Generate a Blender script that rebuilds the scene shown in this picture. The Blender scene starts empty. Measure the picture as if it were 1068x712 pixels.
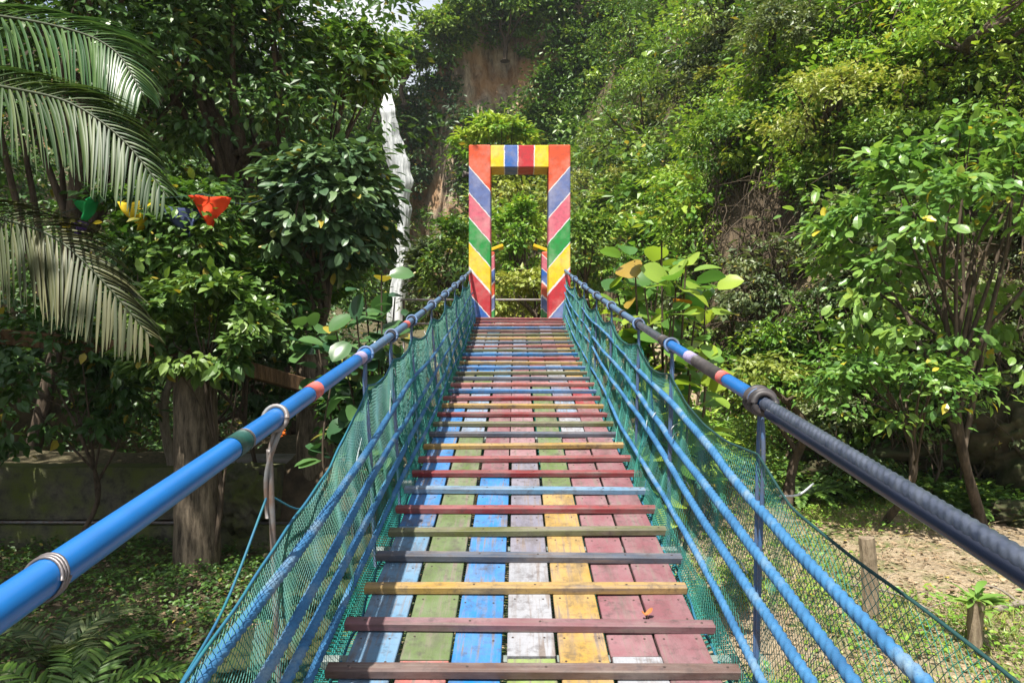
import bpy, math, random
import numpy as np
from mathutils import Vector, Matrix
random.seed(7); rng = np.random.default_rng(11)
R = math.radians
C = bpy.context.scene.collection
E = 2.5                      # eye height above the gorge floor
F = 770.0

def P(px, py, Y):            # a point at real distance Y along a sight line
    return np.array([(px-534)/F*Y, Y, E+(356-py)/F*Y])

# ------------------------------------------------------------------ basics
def tag(o, label=None, cat=None, group=None, kind=None):
    if label: o['label'] = label
    if cat: o['category'] = cat
    if group: o['group'] = group
    if kind: o['kind'] = kind
    return o

def empty(name, loc, rz=0.0):
    o = bpy.data.objects.new(name, None); C.objects.link(o)
    o.location = loc; o.rotation_euler = (0, 0, rz); o.empty_display_size = .2
    return o

def link(name, me, mats, parent=None, loc=None, world=True):
    if not isinstance(mats, (list, tuple)): mats = [mats]
    for m in mats: me.materials.append(m)
    o = bpy.data.objects.new(name, me); C.objects.link(o)
    if parent is not None:
        o.parent = parent
        if world:            # mesh given in world coordinates: bake the parent's place out
            bpy.context.view_layer.update()
            me.transform(parent.matrix_world.inverted())
    if loc is not None: o.location = loc
    return o

def mesh_np(name, V, faces, matidx=None, tint=None, smooth=False):
    """V (n,3); faces: list of (m,k) int arrays"""
    me = bpy.data.meshes.new(name)
    V = np.asarray(V, dtype=np.float32)
    me.vertices.add(len(V)); me.vertices.foreach_set('co', V.ravel())
    faces = [np.asarray(f, dtype=np.int32) for f in faces if len(f)]
    loops = np.concatenate([f.ravel() for f in faces])
    tot = np.concatenate([np.full(len(f), f.shape[1], np.int32) for f in faces])
    start = np.concatenate([[0], np.cumsum(tot)[:-1]]).astype(np.int32)
    me.loops.add(len(loops)); me.loops.foreach_set('vertex_index', loops)
    me.polygons.add(len(tot)); me.polygons.foreach_set('loop_start', start)
    me.polygons.foreach_set('loop_total', tot)
    if matidx is not None: me.polygons.foreach_set('material_index', np.asarray(matidx, np.int32))
    me.polygons.foreach_set('use_smooth', np.full(len(tot), smooth))
    if tint is not None:
        a = me.attributes.new('tint', 'FLOAT_COLOR', 'POINT')
        c = np.ones((len(V), 4), np.float32); c[:, :3] = tint
        a.data.foreach_set('color', c.ravel())
    me.update(calc_edges=True)
    return me

class MB:                    # collects hard shapes in world coordinates, becomes ONE mesh
    def __init__(s): s.V = []; s.F = {3: [], 4: []}; s.n = 0; s.M = {3: [], 4: []}
    def add(s, V, Fs, mi=0):
        V = np.asarray(V, float)
        for f in Fs:
            f = list(f)
            if len(f) > 4:
                for i in range(1, len(f)-1): s.F[3].append([f[0]+s.n, f[i]+s.n, f[i+1]+s.n]); s.M[3].append(mi)
            else: s.F[len(f)].append([i+s.n for i in f]); s.M[len(f)].append(mi)
        s.V.append(V); s.n += len(V)
    def grid(s, G, mi=0, closed=False):      # G (a,b,3)
        a, b = G.shape[:2]
        fs = []
        for i in range(a-1):
            for j in range(b if closed else b-1):
                k = (j+1) % b
                fs.append([i*b+j, i*b+k, (i+1)*b+k, (i+1)*b+j])
        s.add(G.reshape(-1, 3), fs, mi)
    def box(s, c, size, rot=None, ch=.003, mi=0):
        hx, hy, hz = [q/2 for q in size]
        ch = min(ch, hx*.5, hy*.5, hz*.5)
        V = []
        for sx in (-1, 1):
            for sy in (-1, 1):
                for sz in (-1, 1):
                    V += [(sx*(hx-ch), sy*(hy-ch), sz*hz), (sx*(hx-ch), sy*hy, sz*(hz-ch)), (sx*hx, sy*(hy-ch), sz*(hz-ch))]
        V = np.array(V)
        def I(sx, sy, sz, k): return ((sx > 0)*4+(sy > 0)*2+(sz > 0))*3+k
        Fs = []
        for q in (-1, 1):
            a = [I(-1, -1, q, 0), I(1, -1, q, 0), I(1, 1, q, 0), I(-1, 1, q, 0)]; Fs.append(a if q > 0 else a[::-1])
            a = [I(-1, q, -1, 1), I(1, q, -1, 1), I(1, q, 1, 1), I(-1, q, 1, 1)]; Fs.append(a if q < 0 else a[::-1])
            a = [I(q, -1, -1, 2), I(q, 1, -1, 2), I(q, 1, 1, 2), I(q, -1, 1, 2)]; Fs.append(a if q > 0 else a[::-1])
        for u in (-1, 1):
            for v in (-1, 1):
                Fs.append([I(-1, u, v, 0), I(1, u, v, 0), I(1, u, v, 1), I(-1, u, v, 1)][::(1 if u*v < 0 else -1)])
                Fs.append([I(u, -1, v, 0), I(u, 1, v, 0), I(u, 1, v, 2), I(u, -1, v, 2)][::(1 if u*v > 0 else -1)])
                Fs.append([I(u, v, -1, 1), I(u, v, 1, 1), I(u, v, 1, 2), I(u, v, -1, 2)][::(-1 if u*v > 0 else 1)])
                for w in (-1, 1):
                    Fs.append([I(u, v, w, 0), I(u, v, w, 1), I(u, v, w, 2)][::(1 if u*v*w < 0 else -1)])
        if rot is not None: V = V @ np.array(rot).T
        s.add(V+np.array(c), Fs, mi)
    def tube(s, path, r, n=8, mi=0, caps=True, lobes=0, amp=0, pitch=1):
        path = np.asarray(path, float); m = len(path)
        r = np.broadcast_to(np.asarray(r, float), (m,))
        T = np.gradient(path, axis=0); T /= np.linalg.norm(T, axis=1)[:, None]+1e-9
        ref = np.array([0, 0, 1.]) if abs(T[:, 2]).mean() < .8 else np.array([1., 0, 0])
        A = np.cross(T, ref); A /= np.linalg.norm(A, axis=1)[:, None]+1e-9
        B = np.cross(T, A)
        th = np.arange(n)/n*2*math.pi
        L = np.concatenate([[0], np.cumsum(np.linalg.norm(np.diff(path, axis=0), axis=1))])
        rr = r[:, None]*np.ones((m, n))
        if lobes: rr = rr*(1-amp+amp*np.abs(np.cos(lobes/2*(th[None]-L[:, None]/pitch*2*math.pi))))
        G = path[:, None]+A[:, None]*(np.cos(th)[None, :, None]*rr[..., None])+B[:, None]*(np.sin(th)[None, :, None]*rr[..., None])
        n0 = s.n
        i = np.arange(m-1)[:, None]*n; j = np.arange(n)[None]; k = (j+1) % n
        Q = np.stack([i+j, i+k, i+n+k, i+n+j], -1).reshape(-1, 4)
        s.V.append(G.reshape(-1, 3)); s.n += m*n
        s.F[4] += (Q+n0).tolist(); s.M[4] += [mi]*len(Q)
        if caps:
            for o, q in ((n0, 1), (n0+(m-1)*n, -1)):
                idx = [o+t for t in range(n)][::q]
                for t in range(1, n-1): s.F[3].append([idx[0], idx[t], idx[t+1]]); s.M[3].append(mi)
    def build(s, name, mats, parent=None, smooth=False):
        me = mesh_np(name, np.concatenate(s.V), [np.array(s.F[3]).reshape(-1, 3), np.array(s.F[4]).reshape(-1, 4)], s.M[3]+s.M[4], smooth=smooth)
        return link(name, me, mats, parent)

def rotx(a): c, s = math.cos(a), math.sin(a); return np.array([[1, 0, 0], [0, c, -s], [0, s, c]])
def rotz(a): c, s = math.cos(a), math.sin(a); return np.array([[c, -s, 0], [s, c, 0], [0, 0, 1]])
def sm(a, b, x): t = np.clip((np.asarray(x, float)-a)/(b-a), 0, 1); return t*t*(3-2*t)
def curve(pts, n):           # smooth polyline through points
    pts = np.array(pts, float); t = np.linspace(0, len(pts)-1, n)
    P0 = np.vstack([2*pts[0]-pts[1], pts, 2*pts[-1]-pts[-2]])
    i = np.minimum(t.astype(int), len(pts)-2); f = (t-i)[:, None]
    a, b, c, d = P0[i], P0[i+1], P0[i+2], P0[i+3]
    return .5*((2*b)+(-a+c)*f+(2*a-5*b+4*c-d)*f*f+(-a+3*b-3*c+d)*f**3)

_tab = rng.random((257, 257))
def vnoise(x, y):
    xi = np.floor(x).astype(int); yi = np.floor(y).astype(int); fx = x-xi; fy = y-yi
    fx = fx*fx*(3-2*fx); fy = fy*fy*(3-2*fy)
    g = lambda a, b: _tab[a % 256, b % 256]
    return (g(xi, yi)*(1-fx)+g(xi+1, yi)*fx)*(1-fy)+(g(xi, yi+1)*(1-fx)+g(xi+1, yi+1)*fx)*fy
def fbm(x, y, o=4):
    s = 0; a = .5
    for k in range(o): s = s+a*(vnoise(x*2**k+17.3*k, y*2**k+5.1*k)-.5); a *= .5
    return s*2

# ------------------------------------------------------------------ materials
class NT:
    def __init__(s, name):
        s.m = bpy.data.materials.new(name); s.m.use_nodes = True; s.t = s.m.node_tree; s.t.nodes.clear()
        s.out = s.n('OutputMaterial'); s.b = s.n('BsdfPrincipled'); s.l(s.b.outputs[0], s.out.inputs[0])
    def n(s, ty, **k):
        q = s.t.nodes.new('ShaderNode'+ty)
        for a, v in k.items(): setattr(q, a, v)
        return q
    def l(s, a, b): s.t.links.new(a, b)
    def noise(s, vec, scale, detail=4, rough=.6):
        q = s.n('TexNoise'); q.inputs['Scale'].default_value = scale; q.inputs['Detail'].default_value = detail
        q.inputs['Roughness'].default_value = rough
        if vec is not None: s.l(vec, q.inputs['Vector'])
        return q.outputs['Fac']
    def ramp(s, fac, stops, interp='LINEAR'):
        q = s.n('ValToRGB'); cr = q.color_ramp; cr.interpolation = interp
        while len(cr.elements) < len(stops): cr.elements.new(.5)
        for e, (p, c) in zip(cr.elements, sorted(stops, key=lambda z: z[0])):
            e.position = p
            if not isinstance(c, (tuple, list)): c = (c, c, c)
            e.color = (*c, 1)
        if fac is not None: s.l(fac, q.inputs[0])
        return q.outputs[0]
    def mix(s, fac, a, b, mode='MIX'):
        q = s.n('Mix', data_type='RGBA', blend_type=mode)
        for i, v in ((0, fac), (6, a), (7, b)):
            if hasattr(v, 'links'): s.l(v, q.inputs[i])
            else: q.inputs[i].default_value = v if i == 0 else (*v, 1)
        return q.outputs[2]
    def math(s, op, a, b=0.0):
        q = s.n('Math', operation=op)
        for i, v in enumerate((a, b)):
            if hasattr(v, 'links'): s.l(v, q.inputs[i])
            else: q.inputs[i].default_value = v
        return q.outputs[0]
    def coord(s, kind='Object', scale=None):
        o = s.n('TexCoord').outputs[kind]
        if scale is not None:
            q = s.n('Mapping'); q.inputs['Scale'].default_value = scale; s.l(o, q.inputs[0]); o = q.outputs[0]
        return o
    def bump(s, h, strength=.4, dist=.01):
        q = s.n('Bump'); q.inputs['Strength'].default_value = strength; q.inputs['Distance'].default_value = dist
        s.l(h, q.inputs['Height']); s.l(q.outputs[0], s.b.inputs['Normal'])
    def base(s, c, rough=.6, spec=.5):
        if hasattr(c, 'links'): s.l(c, s.b.inputs['Base Color'])
        else: s.b.inputs['Base Color'].default_value = (*c, 1)
        if hasattr(rough, 'links'): s.l(rough, s.b.inputs['Roughness'])
        else: s.b.inputs['Roughness'].default_value = rough
        s.b.inputs['Specular IOR Level'].default_value = spec

def leaf_mat(name, dark, mid, light, old=(.35, .28, .04), trans=.35, rough=.42, oldth=.97):
    t = NT(name)
    a = t.n('Attribute', attribute_name='tint'); sp = t.n('SeparateColor'); t.l(a.outputs['Color'], sp.inputs[0])
    col = t.ramp(sp.outputs[0], [(0, dark), (.5, mid), (1, light)])
    vn = t.noise(t.coord('Object'), 6, 2)
    col = t.mix(t.math('MULTIPLY', vn, .35), col, dark)
    col = t.mix(t.ramp(sp.outputs[1], [(oldth, 0.), (min(.999, oldth+.02), 1.)]), col, old)
    t.base(col, rough, .45)
    tr = t.n('BsdfTranslucent'); mx = t.n('MixShader'); mx.inputs[0].default_value = trans
    tc = t.mix(1.0, col, (1.0, 1.0, .55), 'MULTIPLY'); tc2 = t.mix(.5, tc, (.5, .7, .1), 'SCREEN') if False else tc
    t.l(tc2, tr.inputs[0]); t.l(t.b.outputs[0], mx.inputs[1]); t.l(tr.outputs[0], mx.inputs[2]); t.l(mx.outputs[0], t.out.inputs[0])
    return t.m

def simple(name, col, rough=.5, spec=.5, nscale=8, var=.35, metal=0, bump=0, dirt=None):
    t = NT(name); v = t.coord('Object')
    f = t.noise(v, nscale, 5)
    c2 = dirt if dirt else tuple(q*(1-var) for q in col)
    t.base(t.mix(t.ramp(f, [(.35, 0.), (.7, 1.)]), col, c2), rough, spec); t.b.inputs['Metallic'].default_value = metal
    if bump: t.bump(t.noise(v, nscale*4, 5), bump, .01)
    return t.m

def paint_wood(name, along, wear=.5):
    t = NT(name); oi = t.n('ObjectInfo')
    v = t.coord('Object')
    off = t.n('VectorMath', operation='SCALE'); off.inputs[0].default_value = (31, 17, 9); t.l(oi.outputs['Random'], off.inputs['Scale'])
    ad = t.n('VectorMath', operation='ADD'); t.l(v, ad.inputs[0]); t.l(off.outputs[0], ad.inputs[1])
    def mp(sc):
        q = t.n('Mapping'); q.inputs['Scale'].default_value = sc; t.l(ad.outputs[0], q.inputs[0]); return q.outputs[0]
    g = t.noise(mp((55, 2.5, 30) if along == 'Y' else (2.5, 55, 30)), 1.0, 6, .65)
    saw = t.noise(mp((3, 60, 3) if along == 'Y' else (50, 4, 4)), 1.0, 3, .5)
    blot = t.noise(mp((5, 3, 5) if along == 'Y' else (3, 6, 6)), 1.3, 5, .6)
    fine = t.noise(mp((22, 22, 22)), 1.0, 6, .7)
    c = oi.outputs['Color']
    c = t.mix(t.math('MULTIPLY', t.ramp(blot, [(.35, 0.), (.7, 1.)]), .40), c, t.mix(.5, c, (.38, .36, .37)))
    wearm = t.math('MULTIPLY', t.ramp(g, [(.5, 0.), (.62, 1.)]), t.ramp(blot, [(.34, 0.), (.58, 1.)]))
    c = t.mix(t.math('MULTIPLY', wearm, wear), c, (.15, .12, .105))
    c = t.mix(t.math('MULTIPLY', t.ramp(saw, [(.5, 0.), (.7, 1.)]), .25), c, t.mix(.6, c, (.1, .08, .09)))
    c = t.mix(t.math('MULTIPLY', t.ramp(fine, [(.52, 0.), (.68, 1.)]), .6), c, (.05, .04, .04))
    st_ = t.noise(mp((6, 2.2, 6) if along == 'Y' else (2.2, 9, 9)), 1.7, 6, .72)
    c = t.mix(t.math('MULTIPLY', t.ramp(st_, [(.50, 0.), (.66, 1.)]), .5), c, (.06, .05, .045))
    t.base(c, t.ramp(blot, [(0, .5), (1, .8)]), .35)
    t.bump(t.math('ADD', g, t.math('MULTIPLY', fine, .6)), .5, .003)
    return t.m

WOODY = paint_wood('painted_board', 'Y', .9); WOODX = paint_wood('painted_batten', 'X', .9)
NAIL = simple('nail', (.05, .035, .03), .6, .4, 40)
PIPE = simple('blue_pipe', (.010, .115, .36), .3, .5, 5, dirt=(.009, .09, .28))
CABLEBLUE = simple('weathered_blue_cable', (.05, .12, .23), .5, .4, 25, dirt=(.07, .10, .15))
STEELC = simple('grey_steel_cable', (.085, .10, .14), .3, .6, 30, dirt=(.03, .04, .07), metal=.35)
NAVY = simple('navy_sheath', (.004, .007, .02), .35, .5, 12)
BLACKT = simple('black_tape', (.018, .017, .02), .55, .5, 25, dirt=(.06, .05, .05))
REDT = simple('red_tape', (.55, .07, .05), .5, .4, 30, dirt=(.3, .12, .12))
LILAC = simple('faded_tape', (.30, .26, .42), .6, .3, 40)
GREENT = simple('dark_green_tape', (.01, .06, .05), .5, .4, 25)
WIRE = simple('silver_wire', (.16, .145, .15), .45, .5, 40, metal=.6)
RUBBER = simple('rusty_ring', (.10, .085, .075), .7, .3, 30)
RODG = simple('grey_rod', (.17, .18, .19), .5, .5, 20, metal=.3, dirt=(.15, .09, .06))
RODB = simple('blue_rod', (.04, .10, .22), .5, .4, 20, dirt=(.07, .08, .11))
PVC = simple('pale_plastic_tie', (.45, .48, .5), .5, .4, 20)
def rope_mat():
    t = NT('blue_rope'); v = t.coord('Object')
    c = t.ramp(t.noise(v, 7, 5), [(.3, (.018, .08, .18)), (.52, (.035, .135, .28)), (.72, (.15, .22, .28))])
    c = t.mix(t.ramp(t.noise(v, 160, 3), [(.5, 0.), (.75, .7)]), c, (.03, .07, .16))
    t.base(c, .75, .25); t.bump(t.noise(v, 300, 3), .25, .001); return t.m
ROPE = rope_mat()
NETM = simple('green_netting', (.014, .14, .085), .55, .35, 3, dirt=(.014, .12, .14))
NETD = simple('green_netting_deep', (.008, .13, .10), .6, .3, 3, dirt=(.01, .16, .16))
CORDT = simple('teal_cord', (.015, .12, .14), .6, .3, 9, dirt=(.02, .09, .2))
CORDG = simple('dark_green_cord', (.012, .05, .05), .6, .3, 9)
BAR = simple('whitewashed_bar', (.20, .23, .22), .6, .4, 12, dirt=(.08, .11, .10))

def concrete(name, c1, c2, moss, mossamt, sc=2.0):
    t = NT(name); v = t.coord('Object')
    a = t.noise(v, sc*2, 8, .7); b = t.noise(v, sc, 5); f = t.noise(v, sc*20, 4)
    c = t.mix(t.ramp(a, [(.3, 0.), (.7, 1.)]), c1, c2)
    geo = t.n('NewGeometry'); sx = t.n('SeparateXYZ'); t.l(geo.outputs['Normal'], sx.inputs[0])
    m = t.math('ADD', t.ramp(b, [(1-mossamt-.15, 0.), (1-mossamt+.1, 1.)]), t.math('MULTIPLY', t.math('MAXIMUM', sx.outputs[2], 0.), mossamt))
    m = t.math('MINIMUM', m, 1.0)
    c = t.mix(t.math('MULTIPLY', m, t.ramp(f, [(.3, .5), (.6, 1.)])), c, moss)
    t.base(c, .9, .2); t.bump(t.math('ADD', a, t.math('MULTIPLY', f, .4)), .8, .03); return t.m
MOSSY = concrete('mossy_concrete', (.035, .035, .026), (.17, .155, .12), (.09, .115, .02), .45, 4)
PLAINC = concrete('grey_concrete', (.20, .19, .17), (.32, .30, .27), (.06, .09, .03), .3)
COLUMN = concrete('rough_column', (.05, .038, .027), (.17, .13, .095), (.045, .06, .02), .4, 5)
ROCK = concrete('limestone', (.035, .027, .019), (.13, .095, .058), (.03, .045, .014), .5, 1.1)
PALEROCK = concrete('pale_rock', (.13, .11, .09), (.30, .26, .21), (.06, .09, .03), .35, 1.2)

def bark_mat(name, c1, c2):
    t = NT(name); v = t.coord('Object', (9, 9, 1.6)); a = t.noise(v, 2, 6, .7)
    t.base(t.mix(t.ramp(a, [(.35, 0.), (.65, 1.)]), c1, c2), .9, .2); t.bump(a, .9, .03); return t.m
BARK = bark_mat('bark', (.035, .027, .019), (.12, .09, .065))
COLUMN = bark_mat('column_bark', (.035, .028, .02), (.20, .16, .115))
BARKP = bark_mat('pale_bark', (.12, .10, .08), (.30, .26, .21))
POSTW = bark_mat('weathered_post', (.13, .095, .065), (.30, .24, .17))
PLANKB = bark_mat('brown_timber', (.06, .035, .018), (.17, .10, .05))

L_HILL = leaf_mat('hill_leaf', (.03, .085, .016), (.10, .20, .03), (.27, .38, .06), trans=.35)
L_BRIGHT = leaf_mat('bright_leaf', (.06, .16, .02), (.18, .34, .04), (.42, .52, .07), trans=.4)
L_YEL = leaf_mat('yellowish_leaf', (.12, .17, .03), (.27, .33, .06), (.46, .46, .12), trans=.4)
L_OLIVE = leaf_mat('olive_leaf', (.035, .065, .025), (.10, .14, .05), (.25, .29, .12), trans=.3)
L_DARK = leaf_mat('dark_leaf', (.028, .075, .018), (.07, .15, .032), (.18, .28, .05), trans=.3)
L_BLUE = leaf_mat('bluish_leaf', (.03, .07, .03), (.065, .13, .055), (.15, .24, .085), trans=.25)
L_BROAD = leaf_mat('broad_leaf', (.05, .13, .03), (.13, .27, .05), (.28, .42, .09), old=(.5, .42, .04), trans=.4, rough=.35)
L_BIG = leaf_mat('big_leaf', (.05, .14, .03), (.13, .27, .05), (.34, .45, .05), old=(.55, .22, .04), trans=.45, rough=.36, oldth=.975)
L_BIGD = leaf_mat('big_dark_leaf', (.02, .06, .03), (.045, .115, .045), (.10, .20, .06), trans=.3, rough=.3)
L_PALM = leaf_mat('palm_leaf', (.018, .05, .014), (.045, .085, .024), (.10, .135, .045), trans=.3, rough=.5)
L_PALMD = leaf_mat('palm_leaf_dry', (.035, .05, .017), (.075, .085, .033), (.15, .145, .065), trans=.25, rough=.55)
L_PALMK = leaf_mat('palm_leaf_deep', (.025, .07, .026), (.055, .12, .04), (.11, .18, .055), trans=.3, rough=.35)
L_FERN = leaf_mat('fern_leaf', (.05, .11, .02), (.10, .2, .035), (.2, .32, .06), trans=.35)
L_HERB = leaf_mat('herb_leaf', (.03, .08, .018), (.07, .15, .028), (.15, .25, .045), trans=.3)
L_GRASS = leaf_mat('grass_leaf', (.10, .16, .03), (.20, .27, .05), (.38, .36, .12), trans=.35)
L_LITTER = leaf_mat('litter_leaf', (.14, .09, .05), (.28, .20, .12), (.48, .38, .25), trans=.1, rough=.8)
L_VINE = simple('vine_wood', (.10, .075, .05), .8, .2, 20, dirt=(.035, .028, .02))

# ------------------------------------------------------------------ leaves
def T_small():   # folded rhombus
    V = np.array([(0, 0, 0), (-.26, .45, .05), (0, 1, -.10), (.26, .45, .05)]); return V, [np.array([[0, 3, 2], [0, 2, 1]])]
def T_mid():
    V = np.array([(0, 0, 0), (-.25, .3, .05), (-.24, .62, .02), (0, 1, -.16), (.24, .62, .02), (.25, .3, .05), (0, .45, -.02)])
    return V, [np.array([[0, 6, 1], [6, 2, 1], [6, 3, 2], [0, 5, 6], [5, 4, 6], [4, 3, 6]])]
def T_big(wide=.36, droop=.18, stalk=.12):
    rows = [(0, .012), (stalk, .015), (stalk+.06, .5*wide), (.4, .85*wide), (.62, wide), (.82, .78*wide), (.93, .42*wide), (1, .02)]
    V = []; Fq = []
    for y, w in rows:
        z = -droop*y*y
        for u in (-1, -.5, 0, .5, 1): V.append((u*w, y, z+.22*abs(u)*w*(1 if abs(u) < 1 else .85)))
    for i in range(len(rows)-1):
        for j in range(4): Fq.append([i*5+j, i*5+j+1, i*5+j+6, i*5+j+5])
    return np.array(V, float), [np.array(Fq)]
def T_blade():
    V = np.array([(-.03, 0, 0), (.03, 0, 0), (.025, .5, .08), (-.025, .5, .08), (0, 1, -.1)])
    return V, [np.array([[0, 1, 2, 3]]), np.array([[3, 2, 4]])]

def place_leaves(tpl, pos, d, nrm, size, tint):
    """instances of a template as plain geometry"""
    V0, Fs = tpl; n = len(pos)
    d = d/(np.linalg.norm(d, axis=1)[:, None]+1e-9)
    s = np.cross(d, nrm); s /= np.linalg.norm(s, axis=1)[:, None]+1e-9
    u = np.cross(s, d)
    V = pos[:, None]+size[:, None, None]*(V0[None, :, 0, None]*s[:, None]+V0[None, :, 1, None]*d[:, None]+V0[None, :, 2, None]*u[:, None])
    k = len(V0); off = (np.arange(n)*k)[:, None, None]
    return V.reshape(-1, 3), [(f[None]+off).reshape(-1, f.shape[1]) for f in Fs], np.repeat(tint, k, axis=0)

class LB:                    # gathers leaves into one mesh
    def __init__(s): s.V = []; s.F = {}; s.T = []; s.n = 0
    def add(s, tpl, pos, d, nrm, size, tint):
        V, Fs, T = place_leaves(tpl, pos, d, nrm, size, tint)
        for f in Fs: s.F.setdefault(f.shape[1], []).append(f+s.n)
        s.V.append(V); s.T.append(T); s.n += len(V)
    def mesh(s, name, smooth=False):
        return mesh_np(name, np.concatenate(s.V), [np.concatenate(v) for v in s.F.values()], tint=np.concatenate(s.T), smooth=smooth)
    def build(s, name, mat, parent=None, smooth=False):
        return link(name, s.mesh(name, smooth), mat, parent)

def unit(n, up=0.0):
    v = rng.normal(size=(n, 3)); v /= np.linalg.norm(v, axis=1)[:, None]
    v[:, 2] += up; v /= np.linalg.norm(v, axis=1)[:, None]; return v

def crown(lb, tpl, c, rad, nclump, nleaf, lsize, csize=.28, up=.45, flat=.55, droop=.35, base_t=.5, spread=.35, fill=.75):
    """lumpy crown: clumps of leaves on and inside an uneven ellipsoid; returns the clump centres"""
    c = np.array(c, float); rad = np.array(rad, float)
    u = unit(nclump, up)
    lump = .78+.5*vnoise(u[:, 0]*2.2+c[0]*3+50, u[:, 2]*2.2+u[:, 1]*1.7+c[1]*3+50)
    rr = (fill+(1-fill)*rng.random(nclump)**.5)*lump
    cc = c+u*rr[:, None]*rad
    cs = csize*rad.mean()*(.6+.8*rng.random(nclump))
    ct = np.clip(base_t+spread*(rng.random(nclump)-.5)*1.6, 0, 1)
    idx = np.repeat(np.arange(nclump), nleaf); n = len(idx)
    off = rng.normal(size=(n, 3))*.55; off[:, 2] *= flat
    pos = cc[idx]+off*cs[idx][:, None]
    out = off.copy(); out[:, 2] = 0; out += .4*u[idx]+.5*rng.normal(size=(n, 3)); out[:, 2] -= droop
    nr = np.stack([rng.normal(size=n)*.4, rng.normal(size=n)*.4, np.ones(n)], 1)+.45*u[idx]
    tint = np.stack([np.clip(ct[idx]+.4*(rng.random(n)-.5)*1.1, 0, 1), rng.random(n), rng.random(n)], 1)
    lb.add(tpl, pos, out, nr, lsize*(.6+.75*rng.random(n)), tint)
    return cc

def limbs(mb, base, top, r0, ends, bend=.3, nl=9, lr=.35, n=9):
    base = np.array(base, float); top = np.array(top, float)
    mid1 = base+(top-base)*.35+np.array([rng.normal()*bend, rng.normal()*bend*.5, 0])
    mid2 = base+(top-base)*.7+np.array([rng.normal()*bend, rng.normal()*bend*.5, 0])
    pth = curve([base-np.array([0, 0, .15]), base, mid1, mid2, top], 22)
    rr = r0*(1-.68*np.linspace(0, 1, 22)); rr[0] *= 1.45; rr[1] *= 1.3; rr[2] *= 1.12
    rr *= 1+.08*rng.normal(size=22)
    mb.tube(pth, rr, n)
    if len(ends):
        for e in ends[rng.permutation(len(ends))[:nl]]:
            k = rng.integers(10, 20); s = pth[k]
            m = s+(e-s)*.5+np.array([rng.normal()*.12, rng.normal()*.12, .15*np.linalg.norm(e-s)*.4])
            q = curve([s, m, e], 9); mb.tube(q, rr[k]*lr*2*np.linspace(1, .18, 9), 5)

# ------------------------------------------------------------------ terrain
BASE = np.array([(40, 4), (12, 8.6), (8, 10.6), (5.6, 12.2), (4.4, 14), (3.7, 18), (3.0, 26), (1.2, 38), (-2.6, 48), (-3.2, 120)], float)
def hill_d(x, y):            # signed distance beyond the foot of the right-hand hillside
    x = np.asarray(x, float); y = np.asarray(y, float)
    best = np.full(x.shape, 1e9); sg = np.zeros(x.shape)
    for a, b in zip(BASE[:-1], BASE[1:]):
        ab = b-a; t = np.clip(((x-a[0])*ab[0]+(y-a[1])*ab[1])/(ab@ab), 0, 1)
        qx = a[0]+t*ab[0]; qy = a[1]+t*ab[1]; d = np.hypot(x-qx, y-qy)
        cr = ab[0]*(y-a[1])-ab[1]*(x-a[0])
        m = d < best; best = np.where(m, d, best); sg = np.where(m, np.sign(-cr), sg)
    return best*sg
def H(x, y):
    x = np.asarray(x, float); y = np.asarray(y, float)
    h = .16*fbm(x*.6, y*.6)+.09*fbm(x*2.2+9, y*2.2)
    gully = np.exp(-((x-.2)/1.5)**2)*sm(9.2, 7.5, y)*sm(-2.5, .5, y)
    h = h-.55*gully
    bank = 2.3*sm(8.9, 10.3, y+.12*np.abs(x)**1.5)
    side = sm(-3.2, -1.5, x)*sm(3.4, 1.9, x)
    side = np.maximum(side, sm(13, 18, y)*sm(-12, -4, x))
    h = h+bank*side
    h = h+.93*sm(8.95, 9.3, y)*sm(-1.9, -2.7, x)*(1-side)
    h = h+1.0*sm(-1.0, -2.6, y)*sm(4, 2, np.abs(x))
    h = h+np.maximum(-6.5-x, 0)*.6*sm(9, 13, y)+ .03*np.maximum(y-12, 0)
    h = h-3.9*sm(10.3, 13.5, y)*sm(30, 26, y)*sm(-3.6, -4.4, x)*sm(-13, -11.5, x)*(h > -5)-np.maximum(-6.5-x, 0)*.45*sm(9, 13, y)*sm(-13, -11.5, x)*sm(30, 26, y)
    d = hill_d(x, y)
    d = d+1.5*fbm(x*.30+3, y*.30)+.35*fbm(x*.8, y*.8+4)*sm(0, 1, d)
    dd = np.maximum(d, 0)
    h = h+np.minimum(1.7*sm(0, .7, dd)+2.15*np.maximum(dd-.25, 0), 33+6*fbm(x*.08, y*.08))
    return h

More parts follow.
